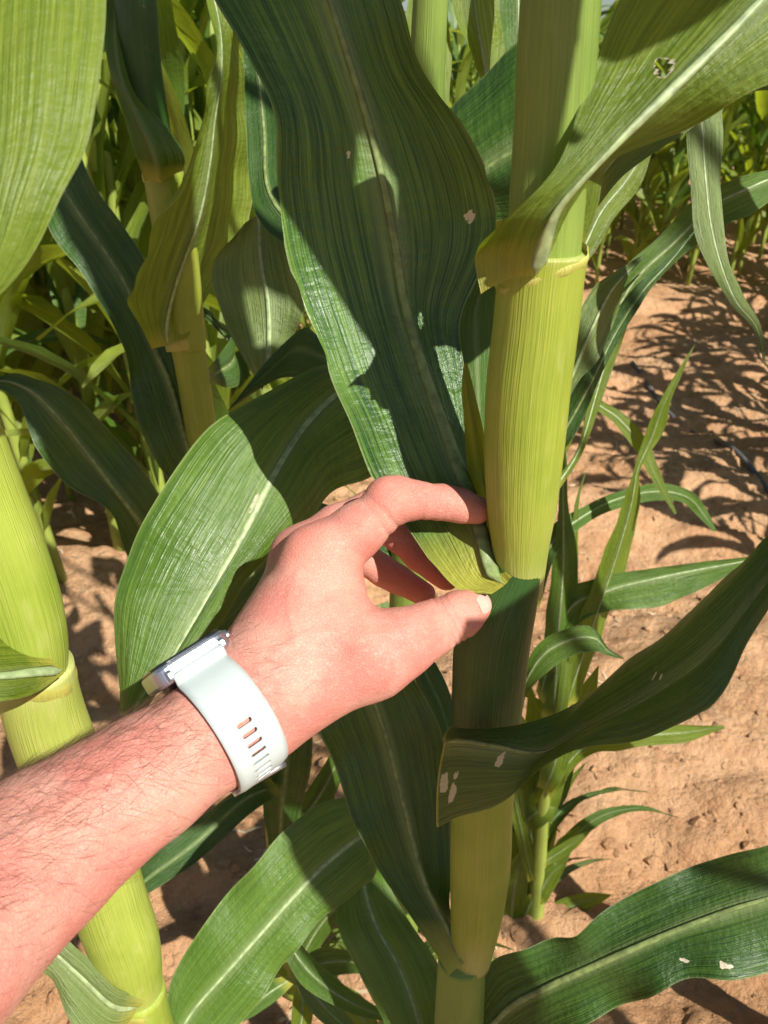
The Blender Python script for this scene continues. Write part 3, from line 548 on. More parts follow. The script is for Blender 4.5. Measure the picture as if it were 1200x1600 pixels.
add_leaf(Gp, [(828, 930, 835, 940, 842, 950, .90, 0, 0), (850, 835, 862, 850, 872, 862, .89, .0, .0), (915, 790, 922, 800, 926, 812, .90, .0, .0), (975, 765, 980, 775, 982, 790, .92, 0, 0), (1035, 755, 1036, 768, 1030, 782, .94, 0, 0), (1080, 768, 1076, 778, 1066, 785, .95, 0, 0), (1104, 795, 1098, 802, 1090, 806, .96, 0, 0), (1120, 830, 1117, 830, 1114, 830, .96, 0, 0)],
         'mid', seed=40, rib=.001, wave=.001)
add_leaf(Gp, [(880, 700, 882, 704, 886, 708, .86, 0, 0), (915, 625, 916, 634, 918, 644, .84, .0, .0), (950, 632, 950, 642, 948, 652, .84, .0, .0), (985, 655, 980, 668, 972, 676, .84, 0, 0), (1012, 690, 1004, 700, 994, 706, .84, 0, 0), (1032, 740, 1024, 746, 1018, 748, .84, 0, 0), (1058, 802, 1056, 803, 1054, 804, .84, 0, 0)],
         'fresh', seed=41, rib=.0008, wave=.001)
add_leaf(Gp, [(838, 1080, 842, 1092, 850, 1100, .97, 0, 0), (870, 940, 884, 960, 895, 985, .93, .0, .0), (925, 905, 945, 925, 955, 955, .91, .0, .0), (1005, 890, 1020, 905, 1030, 948, .90, 0, 0), (1080, 880, 1092, 890, 1085, 925, .90, 0, 0), (1150, 872, 1158, 878, 1155, 892, .90, 0, 0), (1225, 862, 1226, 863, 1228, 864, .90, 0, 0)],
         'mid', seed=42, rib=.0018, wave=.002)
add_leaf(Gp, [(800, 1110, 806, 1118, 812, 1126, .86, 0, 0), (815, 1055, 820, 1068, 824, 1085, .83, .0, .0), (842, 1005, 850, 1022, 858, 1048, .81, .0, .0), (888, 982, 896, 998, 902, 1022, .80, 0, 0), (926, 980, 930, 998, 932, 1018, .80, 0, 0), (950, 1012, 950, 1018, 948, 1024, .80, 0, 0), (975, 1028, 975, 1029, 974, 1030, .80, 0, 0)],
         'mid', seed=43, rib=.0012, wave=.0015)
add_leaf(Gp, [(850, 1230, 856, 1240, 860, 1250, 1.06, 0, 0), (900, 1150, 910, 1170, 915, 1185, 1.03, .0, .0), (980, 1130, 990, 1152, 995, 1168, 1.0, .0, .0), (1060, 1132, 1065, 1145, 1068, 1160, 1.0, 0, 0), (1130, 1134, 1132, 1136, 1134, 1138, 1.0, 0, 0)],
         'fresh', seed=44, rib=.0012, wave=.003)
for q, (x0, y0, x1, y1, x2, y2, w) in enumerate(((842, 1330, 828, 1230, 862, 1130, 22), (846, 1300, 880, 1180, 870, 1080, 18), (838, 1350, 810, 1280, 830, 1180, 18), (850, 1250, 905, 1120, 935, 1040, 20), (836, 1400, 800, 1460, 790, 1540, 20), (840, 1410, 850, 1370, 880, 1350, 16), (835, 1320, 800, 1240, 815, 1150, 22), (838, 1420, 870, 1330, 905, 1290, 16), (842, 1440, 900, 1410, 955, 1398, 16), (820, 1400, 812, 1310, 822, 1240, 22), (815, 1290, 840, 1262, 868, 1262, 22), (800, 1460, 795, 1380, 830, 1310, 20), (845, 1350, 880, 1330, 925, 1296, 10))):
    s_ = []
    for i in range(5):
        t = i / 4; x = (1 - t) ** 2 * x0 + 2 * t * (1 - t) * x1 + t * t * x2; y = (1 - t) ** 2 * y0 + 2 * t * (1 - t) * y1 + t * t * y2
        dx = (x2 - x0); dy = (y2 - y0); l = math.hypot(dx, dy); ww = w * (.5, 1, 1, .7, .05)[i]; z_ = zf(y, DG) + .02 * math.sin(q)
        s_.append((x + dy / l * ww, y - dx / l * ww, x, y, x - dy / l * ww, y + dx / l * ww, z_, 0, 0))
    add_leaf(Gp, s_, 'fresh', seed=50 + q, rib=.0008, wave=.001)
rq = np.random.default_rng(77)
for q in range(8):
    x0, y0 = 842 + rq.normal(0, 6), rq.uniform(1230, 1430); a = rq.uniform(-1.2, 1.25); ln = rq.uniform(90, 190); dz = rq.uniform(-.10, .08); w = rq.uniform(9, 20); s_ = []; tw = rq.uniform(.3, 1)
    for i in range(6):
        t = i / 5; aa = a * (.6 + .7 * t); x = x0 + math.sin(aa) * ln * t; y = y0 - math.cos(aa) * ln * t * (1 - .35 * t * abs(a)); ww = w * (.5, .9, 1, .85, .5, .04)[i]; nx, ny = math.cos(aa), math.sin(aa); z_ = zf(y0, DG) + dz * t
        s_.append((x - nx * ww * tw, y - ny * ww * tw, x, y, x + nx * ww * tw, y + ny * ww * tw, z_, .01 * (1 - tw), -.01 * (1 - tw)))
    add_leaf(Gp, s_, ('fresh', 'mid', 'fresh', 'pale')[q % 4], seed=100 + q, rib=.0008, wave=.0018, lam=.06)
for q in range(16):
    x0, y0 = 835 + rq.normal(0, 12), rq.uniform(1180, 1420); a = rq.uniform(-.35, .55); ln = rq.uniform(150, 270); w = rq.uniform(12, 22); s_ = []; tw = rq.uniform(.3, 1); cv = rq.normal(0, .5); D_ = DG + rq.uniform(-.05, .06)
    for i in range(7):
        t = i / 6; aa = a + cv * t * t; x = x0 + math.sin(aa) * ln * t; y = y0 - math.cos(aa) * ln * t; ww = w * (.6, .9, 1, .95, .75, .4, .03)[i]; nx, ny = math.cos(aa), math.sin(aa); z_ = zf(y0 + (y - y0) * .6, D_)
        s_.append((x - nx * ww * tw, y - ny * ww * tw, x, y, x + nx * ww * tw, y + ny * ww * tw, z_, .012 * (1 - tw), -.012 * (1 - tw)))
    add_leaf(Gp, s_, ('fresh', 'mid', 'fresh')[q % 3], seed=140 + q, rib=.0008, wave=.0018, lam=.06)
Ip = plant(590, 1560, .66, 'low corn seedling with several short leaves beneath the dark drooping leaf')
for q in range(14):
    x0, y0 = 600 + rq.normal(0, 14), rq.uniform(1500, 1570); a = rq.uniform(-1.3, 1.3); ln = rq.uniform(90, 190); w = rq.uniform(12, 22); s_ = []; tw = rq.uniform(.4, 1); cv = np.sign(a) * rq.uniform(.3, 1.3)
    for i in range(6):
        t = i / 5; aa = a + cv * t * t; x = x0 + math.sin(aa) * ln * t; y = y0 - math.cos(aa) * ln * t; ww = w * (.5, .9, 1, .85, .5, .04)[i]; nx, ny = math.cos(aa), math.sin(aa); z_ = zf(y0, .66) - .12 * t * math.cos(a)
        s_.append((x - nx * ww * tw, y - ny * ww * tw, x, y, x + nx * ww * tw, y + ny * ww * tw, z_, .01 * (1 - tw), -.01 * (1 - tw)))
    add_leaf(Ip, s_, ('fresh', 'mid', 'pale')[q % 3], seed=170 + q, rib=.0008, wave=.0018, lam=.06)
# ---- low plant beneath the hand
DH = .62
Hp = plant(460, 1520, DH, 'small corn plant rooted in the soil beneath the hand')
stem(Hp, [(420, 1130, 15), (428, 1250, 17), (440, 1380, 17), (456, 1480, 16), (462, 1545, 20)], DH, STM, 'stalk', seed=24, nc=20)
add_leaf(Hp, [(440, 1240, 432, 1228, 425, 1215, .84, 0, 0), (395, 1268, 380, 1250, 372, 1232, .80, 0, 0), (325, 1332, 305, 1318, 290, 1296, .78, 0, 0), (262, 1378, 240, 1366, 225, 1350, .77, .0, 0), (205, 1412, 198, 1400, 190, 1390, .77, .0, .0), (120, 1470, 119, 1468, 118, 1466, .77, .0, .0)],
         'deep', seed=60, rib=.001, wave=.002)
add_leaf(Hp, [(430, 1380, 436, 1370, 442, 1362, .92, 0, 0), (412, 1270, 440, 1268, 470, 1268, .86, 0, 0), (415, 1190, 448, 1188, 488, 1180, .82, .0, 0), (430, 1120, 450, 1115, 480, 1100, .80, .0, .0), (440, 1050, 450, 1045, 460, 1040, .80, .0, .0)],
         'deep', seed=61, rib=.0016, wave=.003)
for q, (x0, y0, x1, y1, x2, y2, w, m) in enumerate(((462, 1520, 500, 1420, 560, 1400, 18, 'mid'), (465, 1540, 560, 1560, 600, 1640, 26, 'fresh'), (455, 1400, 500, 1300, 520, 1180, 22, 'deep'), (450, 1300, 520, 1240, 540, 1140, 20, 'mid'), (470, 1550, 420, 1500, 360, 1520, 14, 'fresh'), (460, 1540, 500, 1530, 545, 1500, 18, 'mid'), (470, 1540, 480, 1600, 455, 1640, 16, 'fresh'), (450, 1530, 520, 1480, 600, 1520, 22, 'mid'), (462, 1500, 500, 1590, 570, 1620, 20, 'pale'), (455, 1530, 400, 1560, 370, 1600, 16, 'mid'), (465, 1470, 440, 1420, 400, 1420, 14, 'deep'), (440, 1450, 480, 1560, 640, 1600, 20, 'mid'))):
    s_ = []
    for i in range(5):
        t = i / 4; x = (1 - t) ** 2 * x0 + 2 * t * (1 - t) * x1 + t * t * x2; y = (1 - t) ** 2 * y0 + 2 * t * (1 - t) * y1 + t * t * y2
        dx = (x2 - x0); dy = (y2 - y0); l = math.hypot(dx, dy); ww = w * (.5, 1, 1, .7, .05)[i]; z_ = .98 - .05 * t - .02 * q
        s_.append((x + dy / l * ww, y - dx / l * ww, x, y, x - dy / l * ww, y + dx / l * ww, z_, 0, 0))
    add_leaf(Hp, s_, m, seed=70 + q, rib=.001, wave=.0015)

# ---- unseen plant added on the sunny side, leaves shaped to shade chosen spots
Np = empty('corn_plant', (1.15, -.40, 0.0), 'tall unseen corn plant added so its overhanging leaves shade the stalks', 'corn plant')
tube(Np, [(1.15, -.40, -.02), (1.14, -.39, .9), (1.10, -.37, 1.9), (1.08, -.36, 2.4)], [.018, .017, .014, .008], STM, 'stalk', nc=20)
def over(st, z, t, seed):  # blade traced on the spot to shade, then moved towards the sun
    L = np.array([at(a, b, z) for a, b, c_, d in st]); Q = np.array([at(c_, d, z) for a, b, c_, d in st]); o_ = np.array(SUN) * t
    # the blade runs on, narrowing, to its stalk
    S0 = (L[0] + Q[0]) / 2 + o_; hz_ = S0[2] - .12; root_ = np.array([1.13 - .015 * hz_, -.37, hz_]); wd_ = norm(Q[0] - L[0])
    ext = [root_ + (S0 - root_) * f_ + np.array([0, 0, .10 * math.sin(f_ * 3.14)]) for f_ in (0, .3, .6, .85)]
    L = np.concatenate([[e_ - wd_ * h_ - o_ for e_, h_ in zip(ext, (.012, .009, .008, .012))], L]); Q = np.concatenate([[e_ + wd_ * h_ - o_ for e_, h_ in zip(ext, (.012, .009, .008, .012))], Q])
    leaf3d(Np, L + o_, (L + Q) / 2 + o_ + np.array(SUN) * .004, Q + o_, 'shade', .002, .1, .05, seed, .6, .003)
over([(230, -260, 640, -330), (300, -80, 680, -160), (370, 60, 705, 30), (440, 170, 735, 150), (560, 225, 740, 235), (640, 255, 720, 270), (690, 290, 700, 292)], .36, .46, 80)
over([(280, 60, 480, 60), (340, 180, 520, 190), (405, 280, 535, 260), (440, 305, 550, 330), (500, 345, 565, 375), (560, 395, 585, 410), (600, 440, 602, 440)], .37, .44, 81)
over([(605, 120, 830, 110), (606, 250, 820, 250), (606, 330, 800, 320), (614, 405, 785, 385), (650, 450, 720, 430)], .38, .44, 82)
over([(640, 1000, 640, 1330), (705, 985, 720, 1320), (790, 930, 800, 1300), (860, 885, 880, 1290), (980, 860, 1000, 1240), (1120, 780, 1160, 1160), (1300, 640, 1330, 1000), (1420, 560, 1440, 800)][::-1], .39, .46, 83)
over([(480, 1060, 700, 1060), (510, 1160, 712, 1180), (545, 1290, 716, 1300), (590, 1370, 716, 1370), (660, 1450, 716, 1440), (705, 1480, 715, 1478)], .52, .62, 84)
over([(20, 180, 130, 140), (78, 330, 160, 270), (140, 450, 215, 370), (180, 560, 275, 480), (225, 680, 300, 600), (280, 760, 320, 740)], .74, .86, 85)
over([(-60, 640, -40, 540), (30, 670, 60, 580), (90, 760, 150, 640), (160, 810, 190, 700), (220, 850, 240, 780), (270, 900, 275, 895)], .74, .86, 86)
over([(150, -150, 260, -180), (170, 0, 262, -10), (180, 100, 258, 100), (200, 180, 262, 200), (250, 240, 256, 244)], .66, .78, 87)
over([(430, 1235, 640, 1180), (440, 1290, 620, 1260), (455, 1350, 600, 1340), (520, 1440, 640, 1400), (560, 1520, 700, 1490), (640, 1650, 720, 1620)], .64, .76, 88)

# ================================================================ ARM AND HAND
class SDF:
    def __init__(s, lo, hi, h):
        s.lo = np.array(lo); s.h = h; s.n = np.ceil((np.array(hi) - s.lo) / h).astype(int) + 1
        s.f = np.full(s.n, 1.0, np.float32); s.ops = []
    def cone(s, a, b, ra, rb, k):
        s.ops.append((np.array(a, float), np.array(b, float), ra, rb, k)); m = max(ra, rb) + .03
        i0 = np.clip(((np.minimum(a, b) - m - s.lo) / s.h).astype(int), 0, s.n); i1 = np.clip(((np.maximum(a, b) + m - s.lo) / s.h).astype(int) + 1, 0, s.n)
        if np.any(i1 <= i0): return
        ax = [s.lo[i] + s.h * np.arange(i0[i], i1[i]) for i in range(3)]
        P = np.stack(np.meshgrid(*ax, indexing='ij'), -1); sl = tuple(slice(i0[i], i1[i]) for i in range(3))
        s.f[sl] = smin(s.f[sl], rcone(P, a, b, ra, rb), k)
    def ev(s, P):
        f = np.full(P.shape[:-1], 1.0)
        for a, b, ra, rb, k in s.ops: f = smin(f, rcone(P, a, b, ra, rb), k)
        return f
    def grad(s, P, e=.0008):
        g = np.stack([s.ev(P + np.eye(3)[i] * e) - s.ev(P - np.eye(3)[i] * e) for i in range(3)], -1); return norm(g)
    def mesh(s):
        f = s.f; n = f.shape; ins = f < 0
        c = np.zeros(tuple(np.array(n) - 1), bool)
        al = np.ones_like(c); an = np.zeros_like(c)
        for d in np.ndindex(2, 2, 2):
            q = ins[d[0]:n[0] - 1 + d[0], d[1]:n[1] - 1 + d[1], d[2]:n[2] - 1 + d[2]]; al &= q; an |= q
        c = an & ~al; I = np.argwhere(c); idx = np.full(c.shape, -1, np.int64); idx[tuple(I.T)] = np.arange(len(I))
        acc = np.zeros((len(I), 3)); cnt = np.zeros(len(I))
        for ax in range(3):
            for d in np.ndindex(2, 2):
                o = [0, 0, 0]; oth = [q for q in range(3) if q != ax]; o[oth[0]] = d[0]; o[oth[1]] = d[1]
                p = I + o; p2 = p.copy(); p2[:, ax] += 1
                a = f[tuple(p.T)]; b = f[tuple(p2.T)]; m = (a < 0) != (b < 0)
                t = np.where(m, a / np.where(m, a - b, 1), 0); q = p + np.eye(3)[ax] * t[:, None]
                acc += np.where(m[:, None], q, 0); cnt += m
        V = acc / cnt[:, None] * s.h + s.lo; Fs = []
        for ax in range(3):
            o1, o2 = [(1, 2), (2, 0), (0, 1)][ax]
            sl0 = [slice(1, -1)] * 3; sl0[ax] = slice(0, -1); sl1 = [slice(1, -1)] * 3; sl1[ax] = slice(1, None)
            a = ins[tuple(sl0)]; b = ins[tuple(sl1)]
            for flip, m in ((0, a & ~b), (1, ~a & b)):
                E = np.argwhere(m); 
                for k in range(3):
                    if k != ax: E[:, k] += 1
                def g(d1, d2):
                    q = E.copy(); q[:, o1] += d1; q[:, o2] += d2; return idx[tuple(q.T)]
                qd = np.stack([g(-1, -1), g(0, -1), g(0, 0), g(-1, 0)], 1)
                Fs.append(qd[:, ::-1] if flip else qd)
        return V, np.concatenate(Fs)
def smin(a, b, k):
    h = np.maximum(k - np.abs(a - b), 0) / k; return np.minimum(a, b) - h * h * k * .25
def rcone(P, a, b, ra, rb):
    a = np.asarray(a); b = np.asarray(b); ba = b - a; t = np.clip(((P - a) @ ba) / (ba @ ba), 0, 1)
    return np.linalg.norm(P - a - t[..., None] * ba, axis=-1) - (ra + (rb - ra) * t)
def cp(px, py, z): return np.array([(px - 600) / FPX * z, (py - 800) / FPX * z, z])
hand = SDF((-.26, -.022, .15), (.062, .24, .455), .00098)
def chain(pts, ks):
    for (p, q, k) in zip(pts[:-1], pts[1:], ks): hand.cone(cp(*p[:3]), cp(*q[:3]), p[3], q[3], k)
# forearm
E1 = (-420, 1720, .205, .040); E2 = (-120, 1475, .252, .036); E3 = (60, 1335, .286, .0300); E4 = (230, 1215, .312, .0252); W1 = (352, 1130, .328, .0222)
chain([E1, E2, E3, E4, W1], [.004] * 4)
chain([(-420, 1720, .235, .040), (-120, 1475, .282, .034), (60, 1330, .310, .0288), (230, 1212, .330, .0245), (352, 1130, .344, .0220)], [.006] * 4)
# carpals and metacarpals
hand.cone(cp(352, 1130, .328), cp(420, 1050, .345), .0222, .0210, .010)
hand.cone(cp(352, 1130, .344), cp(420, 1040, .370), .0218, .018, .010)
hand.cone(cp(415, 1050, .345), cp(494, 873, .361), .0190, .0138, .016)      # index
hand.cone(cp(405, 1045, .365), cp(468, 866, .385), .0165, .0128, .016)      # middle
hand.cone(cp(410, 1055, .385), cp(470, 885, .405), .0150, .0122, .014)
hand.cone(cp(415, 1075, .400), cp(482, 915, .422), .0150, .0118, .014)
hand.cone(cp(440, 1110, .395), cp(510, 985, .408), .0150, .0140, .016)      # heel of the palm
hand.cone(cp(430, 1085, .343), cp(585, 1028, .347), .0225, .0165, .018)     # thumb metacarpal and thenar
hand.cone(cp(450, 1010, .352), cp(530, 985, .352), .0185, .0160, .016)
hand.cone(cp(480, 960, .362), cp(516, 912, .366), .0200, .0138, .016)       # first web
hand.cone(cp(500, 1010, .375), cp(540, 960, .385), .0160, .0120, .014)
# index
chain([(494, 873, .361, .0142), (560, 826, .361, .0118), (612, 785, .362, .0100), (652, 782, .363, .0086), (693, 785, .3655, .0082), (720, 791, .367, .0078), (744, 797, .368, .0068)], [.010, .004, .004, .003, .003, .003])
hand.cone(cp(604, 779, .361), cp(620, 776, .362), .0098, .0095, .004)
hand.cone(cp(560, 840, .364), cp(585, 818, .364), .0088, .0070, .006)
# middle, ring, little
chain([(468, 866, .385, .0132), (525, 825, .390, .0112), (580, 798, .396, .0100), (625, 838, .403, .0088), (655, 866, .406, .0084), (698, 902, .405, .0072)], [.008, .004, .003, .003, .003])
chain([(470, 885, .405, .0125), (520, 862, .414, .0105), (556, 862, .420, .0096), (600, 893, .424, .0084), (622, 905, .424, .0080), (662, 928, .420, .0068)], [.008, .004, .003, .003, .003])
chain([(482, 915, .422, .0115), (520, 915, .430, .0095), (540, 940, .434, .0088), (562, 975, .432, .0078), (590, 992, .428, .0066)], [.008, .004, .003, .003])
# thumb
chain([(585, 1028, .347, .0165), (630, 1004, .349, .0142), (668, 984, .354, .0122), (700, 968, .358, .0113), (722, 957, .362, .0104), (742, 947, .365, .0078)], [.010, .005, .004, .004, .004])
VV, FF = hand.mesh(); VV = VV.astype(float)
nrm = hand.grad(VV)
# creases over the joints, knuckle dimples, tendons
def crease(a, b, w, d, rad):
    a = np.array(a); ax = norm(np.array(b) - a); q = VV - a; s_ = q @ ax; rr = np.linalg.norm(q, axis=1)
    return -d * 1.25 * np.exp(-((s_ + .0006 * vnoise(q[:, 0] * 300, q[:, 1] * 300 + q[:, 2] * 200, 4) * 2) / w) ** 2) * np.clip((rad - rr) / .003, 0, 1)
dsp = np.zeros(len(VV))
for px, py, z, qx, qy, d, rad in ((704, 966, .358, 740, 948, .0007, .019), (696, 970, .358, 740, 950, .0006, .019), (712, 962, .358, 745, 944, .0005, .019), (660, 786, .363, 690, 786, .0005, .011), (695, 786, .365, 720, 790, .0004, .010), (652, 788, .362, 684, 786, .0003, .010),
                                 (590, 812, .362, 620, 790, .0005, .014), (600, 800, .362, 626, 776, .0004, .014)):
    dsp += crease(cp(px, py, z), cp(qx, qy, z), .0011, d, rad)
def ridge(pts, w, hgt):
    best = np.full(len(VV), 1.0)
    P_ = catmull([cp(*q) for q in pts], 40)
    for a_, b_ in zip(P_[:-1], P_[1:]):
        ba = b_ - a_; t_ = np.clip(((VV - a_) @ ba) / (ba @ ba), 0, 1); d_ = VV - a_ - t_[:, None] * ba; d_[:, 2] *= .05; best = np.minimum(best, np.linalg.norm(d_, axis=1))
    return hgt * np.exp(-(best / w) ** 2) * (nrm[:, 2] < 0)
dsp += ridge([(560, 1010, .34), (520, 985, .34), (470, 990, .34), (420, 1030, .335), (380, 1090, .32)], .0020, .0006)
dsp += ridge([(470, 990, .34), (455, 940, .345), (470, 890, .35)], .0018, .0005)
dsp += ridge([(240, 1180, .29), (160, 1215, .28), (80, 1270, .27), (-20, 1320, .26)], .0024, .0008)
dsp += ridge([(270, 1250, .29), (180, 1290, .28), (60, 1400, .26)], .0022, .0006)
for px, py, z, qx, qy in ((372, 1010, .345, 430, 960), (400, 1140, .32, 450, 1120)):
    for k_ in (-.004, 0, .0035): dsp += crease(cp(px + k_ * 2500, py - k_ * 1500, z), cp(qx + k_ * 2500, qy - k_ * 1500, z), .0010, .0003, .020)
along = norm(cp(494, 873, .361) - cp(352, 1130, .328))
n_ = vnoise(VV[:, 0] * 90, VV[:, 1] * 90 + VV[:, 2] * 60, 3)
dsp += .0006 * n_ + .0010 * vnoise(VV[:, 0] * 34 + 5, VV[:, 1] * 34 + VV[:, 2] * 30, 9)
VV = VV + nrm * dsp[:, None]
t = NT('skin'); O = t.n('ShaderNodeTexCoord').outputs['Object']
b1 = t.noise(O, 38, 4, .6); b2 = t.noise(O, 320, 3, .6); b3 = t.noise(O, 900, 2)
c = t.mix(t.ss(b1, .36, .66), (.56, .275, .21), (.515, .19, .148))
c = t.mix(t.ss(b2, .5, .72, 0, .22), c, (.55, .22, .16)); c = t.mix(t.ss(b2, .48, .3, 0, .3), c, (.66, .36, .27))
kn = t.n('ShaderNodeAttribute', attribute_name='red'); c = t.mix(kn.outputs['Fac'], c, (.66, .21, .15))
vo = t.n('ShaderNodeTexVoronoi', {'Scale': 620.0}, feature='DISTANCE_TO_EDGE'); t.set(vo.inputs['Vector'], O)
wr = t.noise(scaled(t, O, (260, 420, 260)), 1.0, 3, .6)
hh = t.math('ADD', t.ss(vo.outputs[0], 0, .12, 0, .6), t.math('MULTIPLY', wr, 1.2)); hh = t.math('ADD', hh, t.math('MULTIPLY', b3, .5))
p = t.n('ShaderNodeBsdfPrincipled', {'Base Color': c, 'Roughness': t.ss(b2, .3, .7, .55, .75), 'Normal': t.bump(hh, .6, .0004), 'Subsurface Weight': .22, 'Subsurface Scale': .004})
p.inputs['Subsurface Radius'].default_value = (1, .32, .18); p.inputs['Specular IOR Level'].default_value = .28
t.set(t.out.inputs[0], p.outputs[0]); SKIN = t.m
red = np.zeros(len(VV))
for q, rr, a in (((475, 850, .35), .013, .5), ((450, 850, .37), .010, .5), ((744, 797, .368), .015, .55), ((742, 945, .36), .014, .45), ((612, 775, .352), .012, .4), ((590, 870, .36), .02, .3), ((690, 905, .40), .035, .6)):
    red = np.maximum(red, a * np.exp(-(np.linalg.norm(VV - cp(*q), axis=1) / rr) ** 2))
org = cam2w(np.array([cp(352, 1130, .33)]))[0]
person = empty('person', org, 'bare left forearm and hand of a person pinching the leaf base at the stalk', 'person')
body = mk('arm', cam2w(VV), FF, SKIN, person, attr={'red': red})
def project(c0, n, e1, e2, grid, lift):
    """lay a patch on the skin: grid of (a,b) offsets from c0 in directions e1,e2, marched along -n"""
    P = np.array([c0 + n * .02 + e1 * a + e2 * b for a, b in grid]); 
    for _ in range(40): P = P - n * np.maximum(hand.ev(P), -.002)[:, None] * .7
    return P + n * lift
# thumb nail
nn = norm(np.array([.42, -.25, -.80])); e1 = norm(cp(752, 940, .365) - cp(700, 968, .358)); e1 = norm(e1 - nn * (e1 @ nn)); e2 = np.cross(nn, e1)
G = [((i / 9 - .5) * .0105, (j / 8 - .5) * .0090 * math.sqrt(max(.05, 1 - (abs(i / 9 - .5) * 1.55) ** 3))) for i in range(10) for j in range(9)]
P = project(cp(747, 945, .364), nn, e1, e2, G, .0002)
nail_m = plain('nail', (.66, .36, .29), .38, var=.05, spec=.6)
mk('fingernail', cam2w(P), grid_faces(10, 9), nail_m, person)
# arm hair
hairm = plain('arm_hair', (.085, .04, .022), .5, var=.3)
def arm_hairs():
    ax = norm(cp(352, 1130, .336) - cp(60, 1335, .30)); V_ = []; F_ = []
    cand = RNG.permutation(len(VV)); q = VV[cand]; X = q[:, 0] / q[:, 2] * FPX + 600; Y = q[:, 1] / q[:, 2] * FPX + 800; nc_ = nrm[cand]
    t_ = (q - cp(352, 1130, .336)) @ ax
    dens = np.where(t_ < -.005, 1.0, np.clip(1 - (t_ + .005) / .04, 0, 1) * .8); dors = nc_ @ norm(np.array([-.59, -.80, .1]))
    dens = dens * np.clip(.55 + dors, .08, 1); facing = nc_[:, 2] < .45
    ok = (RNG.random(len(q)) < dens) & facing & (X > -160)
    sel = np.where(ok)[0][:3600]
    for i in sel:
        if abs(t_[i] + .001) < .0150: continue
        p = q[i]; n = nc_[i]; side = np.cross(n, ax); ang = RNG.normal(.45, .5)
        d = norm(ax * math.cos(ang) - side * math.sin(ang)) * 1.0; L_ = RNG.uniform(.006, .018); cur = RNG.normal(0, .7); w = .00002 + .00003 * RNG.random(); b = len(V_); lift = RNG.uniform(.12, .5)
        for k in range(5):
            s_ = k / 4; c_ = p + d * L_ * s_ + n * (.0001 + L_ * lift * (s_ - .75 * s_ * s_)) + np.cross(n, d) * cur * L_ * s_ * s_ * .5
            ww = w * (1 - .8 * s_); sd = norm(np.cross(n, d))
            V_.extend([c_ + sd * ww, c_ - sd * ww, c_ + n * ww * 1.6])
        for k in range(4):
            for m in range(3): F_.append((b + 3 * k + m, b + 3 * k + (m + 1) % 3, b + 3 * k + 3 + (m + 1) % 3, b + 3 * k + 3 + m))
    mk('arm_hair', cam2w(np.array(V_)), F_, hairm, person, kind='stuff')
arm_hairs()

# ================================================================ WATCH
ax = norm(cp(400, 1098, .338) - cp(300, 1168, .322)); dr = norm(np.array([-.59, -.80, .0])); dr = norm(dr - ax * (dr @ ax)); rd = np.cross(ax, dr)
if rd[2] > 0: rd = -rd                       # towards the near (thumb) side of the wrist
W0 = cp(350, 1132, .336)
wroot = empty('wristwatch', cam2w(W0[None])[0], 'silver wristwatch on a pale grey rubber strap with slots around the wrist', 'watch')
def wpos(ang, off, lift):
    """surface point round the wrist; ang 0 = back of the wrist, +90 = near side"""
    d = dr * np.cos(ang)[..., None] + rd * np.sin(ang)[..., None]; c = W0 + ax * off[..., None]; r_ = np.full(ang.shape, .050)
    for _ in range(40): r_ = r_ - hand.ev(c + d * r_[..., None]) * .6
    return c + d * (r_ + lift)[..., None], d
BW = .0118
def band(a0, a1, n, lift, name, mat, thick=.0018, slots=()):
    an = np.linspace(a0, a1, n); ws = np.linspace(-1, 1, 9)
    A_, W_ = np.meshgrid(an, ws, indexing='ij'); ctr, d = wpos(an, an * 0, an * 0)
    rr = ((ctr - W0) * d).sum(1); ker = np.ones(9) / 9; rs = np.convolve(np.pad(rr, 4, mode='edge'), ker, 'valid')
    D_ = dr * np.cos(A_)[..., None] + rd * np.sin(A_)[..., None]
    base = W0 + ax * (W_ * BW)[..., None] + D_ * (rs[:, None] + lift)[..., None]
    rnd = -.0007 * (np.abs(W_) ** 6)
    top = base + D_ * (thick + rnd)[..., None]; bot = base - D_ * 0
    loop = np.concatenate([top, bot[:, ::-1]], 1); V = loop.reshape(-1, 3); F = [tuple(f) for f in grid_faces(n, 18, True)]
    F.append(tuple(range(18))[::-1]); F.append(tuple(range((n - 1) * 18, n * 18)))
    return mk(name, cam2w(V), F, mat, wroot), (an, rs)
STRAP = plain('strap_rubber', (.43, .49, .475), .5, bump=.05, var=.03, bs=60)
STRAPD = plain('strap_rubber_inner', (.34, .39, .38), .55, var=.03)
METAL = plain('aluminium', (.58, .63, .72), .40, metal=1.0, var=.03)
GLASS = plain('black_glass', (.012, .013, .016), .06, var=.02)
A0 = R(40); A1 = R(172)
strap, (an_, rs_) = band(A0, A1, 90, .0006, 'strap', STRAP)
under, _ = band(R(120), R(322), 90, -.0002, 'strap_tail', STRAPD, thick=.0010)
# slots cut right through the strap
def box_at(ang, off, la, lw, h):
    d = dr * math.cos(ang) + rd * math.sin(ang); tn = -dr * math.sin(ang) + rd * math.cos(ang); r_ = float(np.interp(ang, an_, rs_)); c = W0 + ax * off + d * r_
    V = []; 
    for hh_ in (-h, h):
        for k in range(12):
            th = k / 12 * 2 * math.pi; x = (lw - la) * (1 if math.cos(th) > 0 else -1) + math.cos(th) * la; V.append(c + d * hh_ + ax * x + tn * math.sin(th) * la)
    F = [tuple(range(12))[::-1], tuple(range(12, 24))] + [(k, (k + 1) % 12, 12 + (k + 1) % 12, 12 + k) for k in range(12)]
    return V, F
CV = []; CF = []
for k in range(8):
    V, F = box_at(R(92 + k * 7.6), -.0005, .0010, .0034, .006); b = len(CV); CV += V; CF += [tuple(q + b for q in f) for f in F]
cut = mk('cutter', cam2w(np.array(CV)), CF, STRAP, wroot)
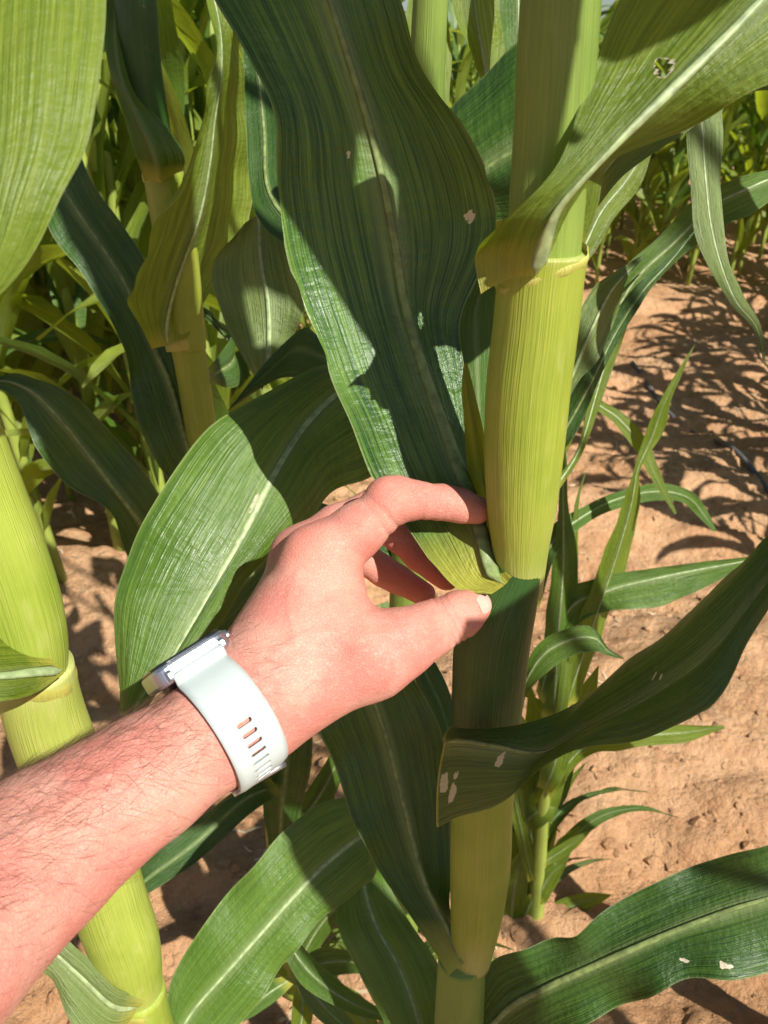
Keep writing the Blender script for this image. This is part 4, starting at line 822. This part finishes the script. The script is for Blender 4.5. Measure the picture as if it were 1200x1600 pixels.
import bmesh
for o_ in (strap, cut):
    bm = bmesh.new(); bm.from_mesh(o_.data); bmesh.ops.recalc_face_normals(bm, faces=bm.faces); bm.to_mesh(o_.data); bm.free()
md = strap.modifiers.new('cut', 'BOOLEAN'); md.operation = 'DIFFERENCE'; md.object = cut; md.solver = 'EXACT'
bpy.context.view_layer.update(); dg = bpy.context.evaluated_depsgraph_get()
nm_ = bpy.data.meshes.new_from_object(strap.evaluated_get(dg)); strap.modifiers.clear(); strap.data = nm_; bpy.data.objects.remove(cut)
def rbox(c, ex, ey, ez, hx, hy, hz, rad, mat, name, seg=5, er=.0012, parent=None, edge=3):
    """rounded slab: plan corners of radius rad in ex,ey; edges eased by er"""
    prof = [(-hz, -er), (-hz + er * .3, -er * .3), (-hz + er, 0), (hz - er, 0), (hz - er * .3, -er * .3), (hz, -er)]
    V = []; n = 4 * (seg + 1)
    for z_, ins in prof:
        for q in range(4):
            for k in range(seg + 1):
                th = (q + k / seg) * math.pi / 2; sx = (1, -1, -1, 1)[q]; sy = (1, 1, -1, -1)[q]
                V.append(c + ex * (sx * (hx - rad) + (rad + ins) * math.cos(th)) + ey * (sy * (hy - rad) + (rad + ins) * math.sin(th)) + ez * z_)
    F = [tuple(f) for f in grid_faces(6, n, True)] + [tuple(range(n))[::-1], tuple(range(5 * n, 6 * n))]
    return mk(name, cam2w(np.array(V)), F, mat, parent or wroot, smooth=False)
_, d0 = wpos(np.array([0.0]), np.array([0.0]), np.array([0.0])); rtop = float(((_[0] - W0) @ dr))
cc = W0 + dr * (rtop + .0052)
case = rbox(cc, ax, rd, dr, .0180, .0205, .0042, .0085, METAL, 'case', seg=8, er=.0016)
rbox(cc + dr * .0046, ax, rd, dr, .0168, .0192, .0008, .0080, GLASS, 'screen', seg=8, er=.0006)
rbox(cc - dr * .0052, ax, rd, dr, .0135, .0150, .0014, .012, GLASS, 'sensor_back', seg=8, er=.0006)
rbox(cc + ax * .0190 + rd * .008, rd, dr, ax, .0034, .0034, .0010, .0033, METAL, 'crown_button', seg=6, er=.0004)
# lug bars where the strap meets the case
P0, d_ = wpos(np.array([A0]), np.array([0.0]), np.array([.0016])); lug = cc + rd * .0205 - dr * .0008
LV = []; n = 12
for j in range(n + 1):
    s_ = j / n; c_ = lug * (1 - s_) + P0[0] * s_ + (rd * .5 + dr * .4) * .003 * math.sin(s_ * math.pi); tn = norm(P0[0] - lug); nn2 = norm(np.cross(ax, tn)); nn2 = nn2 if nn2 @ rd > 0 else -nn2
    for w, hh_ in ((-1, .0009), (-.5, .0009), (0, .0009), (.5, .0009), (1, .0009), (1, -.0009), (0, -.0009), (-1, -.0009)): LV.append(c_ + ax * w * BW * (1 if s_ > .3 else 1) + nn2 * hh_)
mk('strap_end', cam2w(np.array(LV)), [tuple(f) for f in grid_faces(n + 1, 8, True)] + [tuple(range(8)), tuple(range(n * 8, n * 8 + 8))], STRAP, wroot)
for s_ in (-1, 1):
    rbox(cc + rd * .0212 + ax * s_ * (BW + .0005) - dr * .001, rd, dr, ax, .0022, .0024, .0012, .0020, METAL, 'lug', seg=4, er=.0004)
pa, _d = wpos(np.array([R(173)] * 2), np.array([-.0125, .0125]), np.array([.0022] * 2))
tube(wroot, cam2w(pa), [.0016] * 2, METAL, 'buckle_pin', nc=12, n=6)
for o_ in list(C.objects):
    if '_o' in o_: del o_['_o']
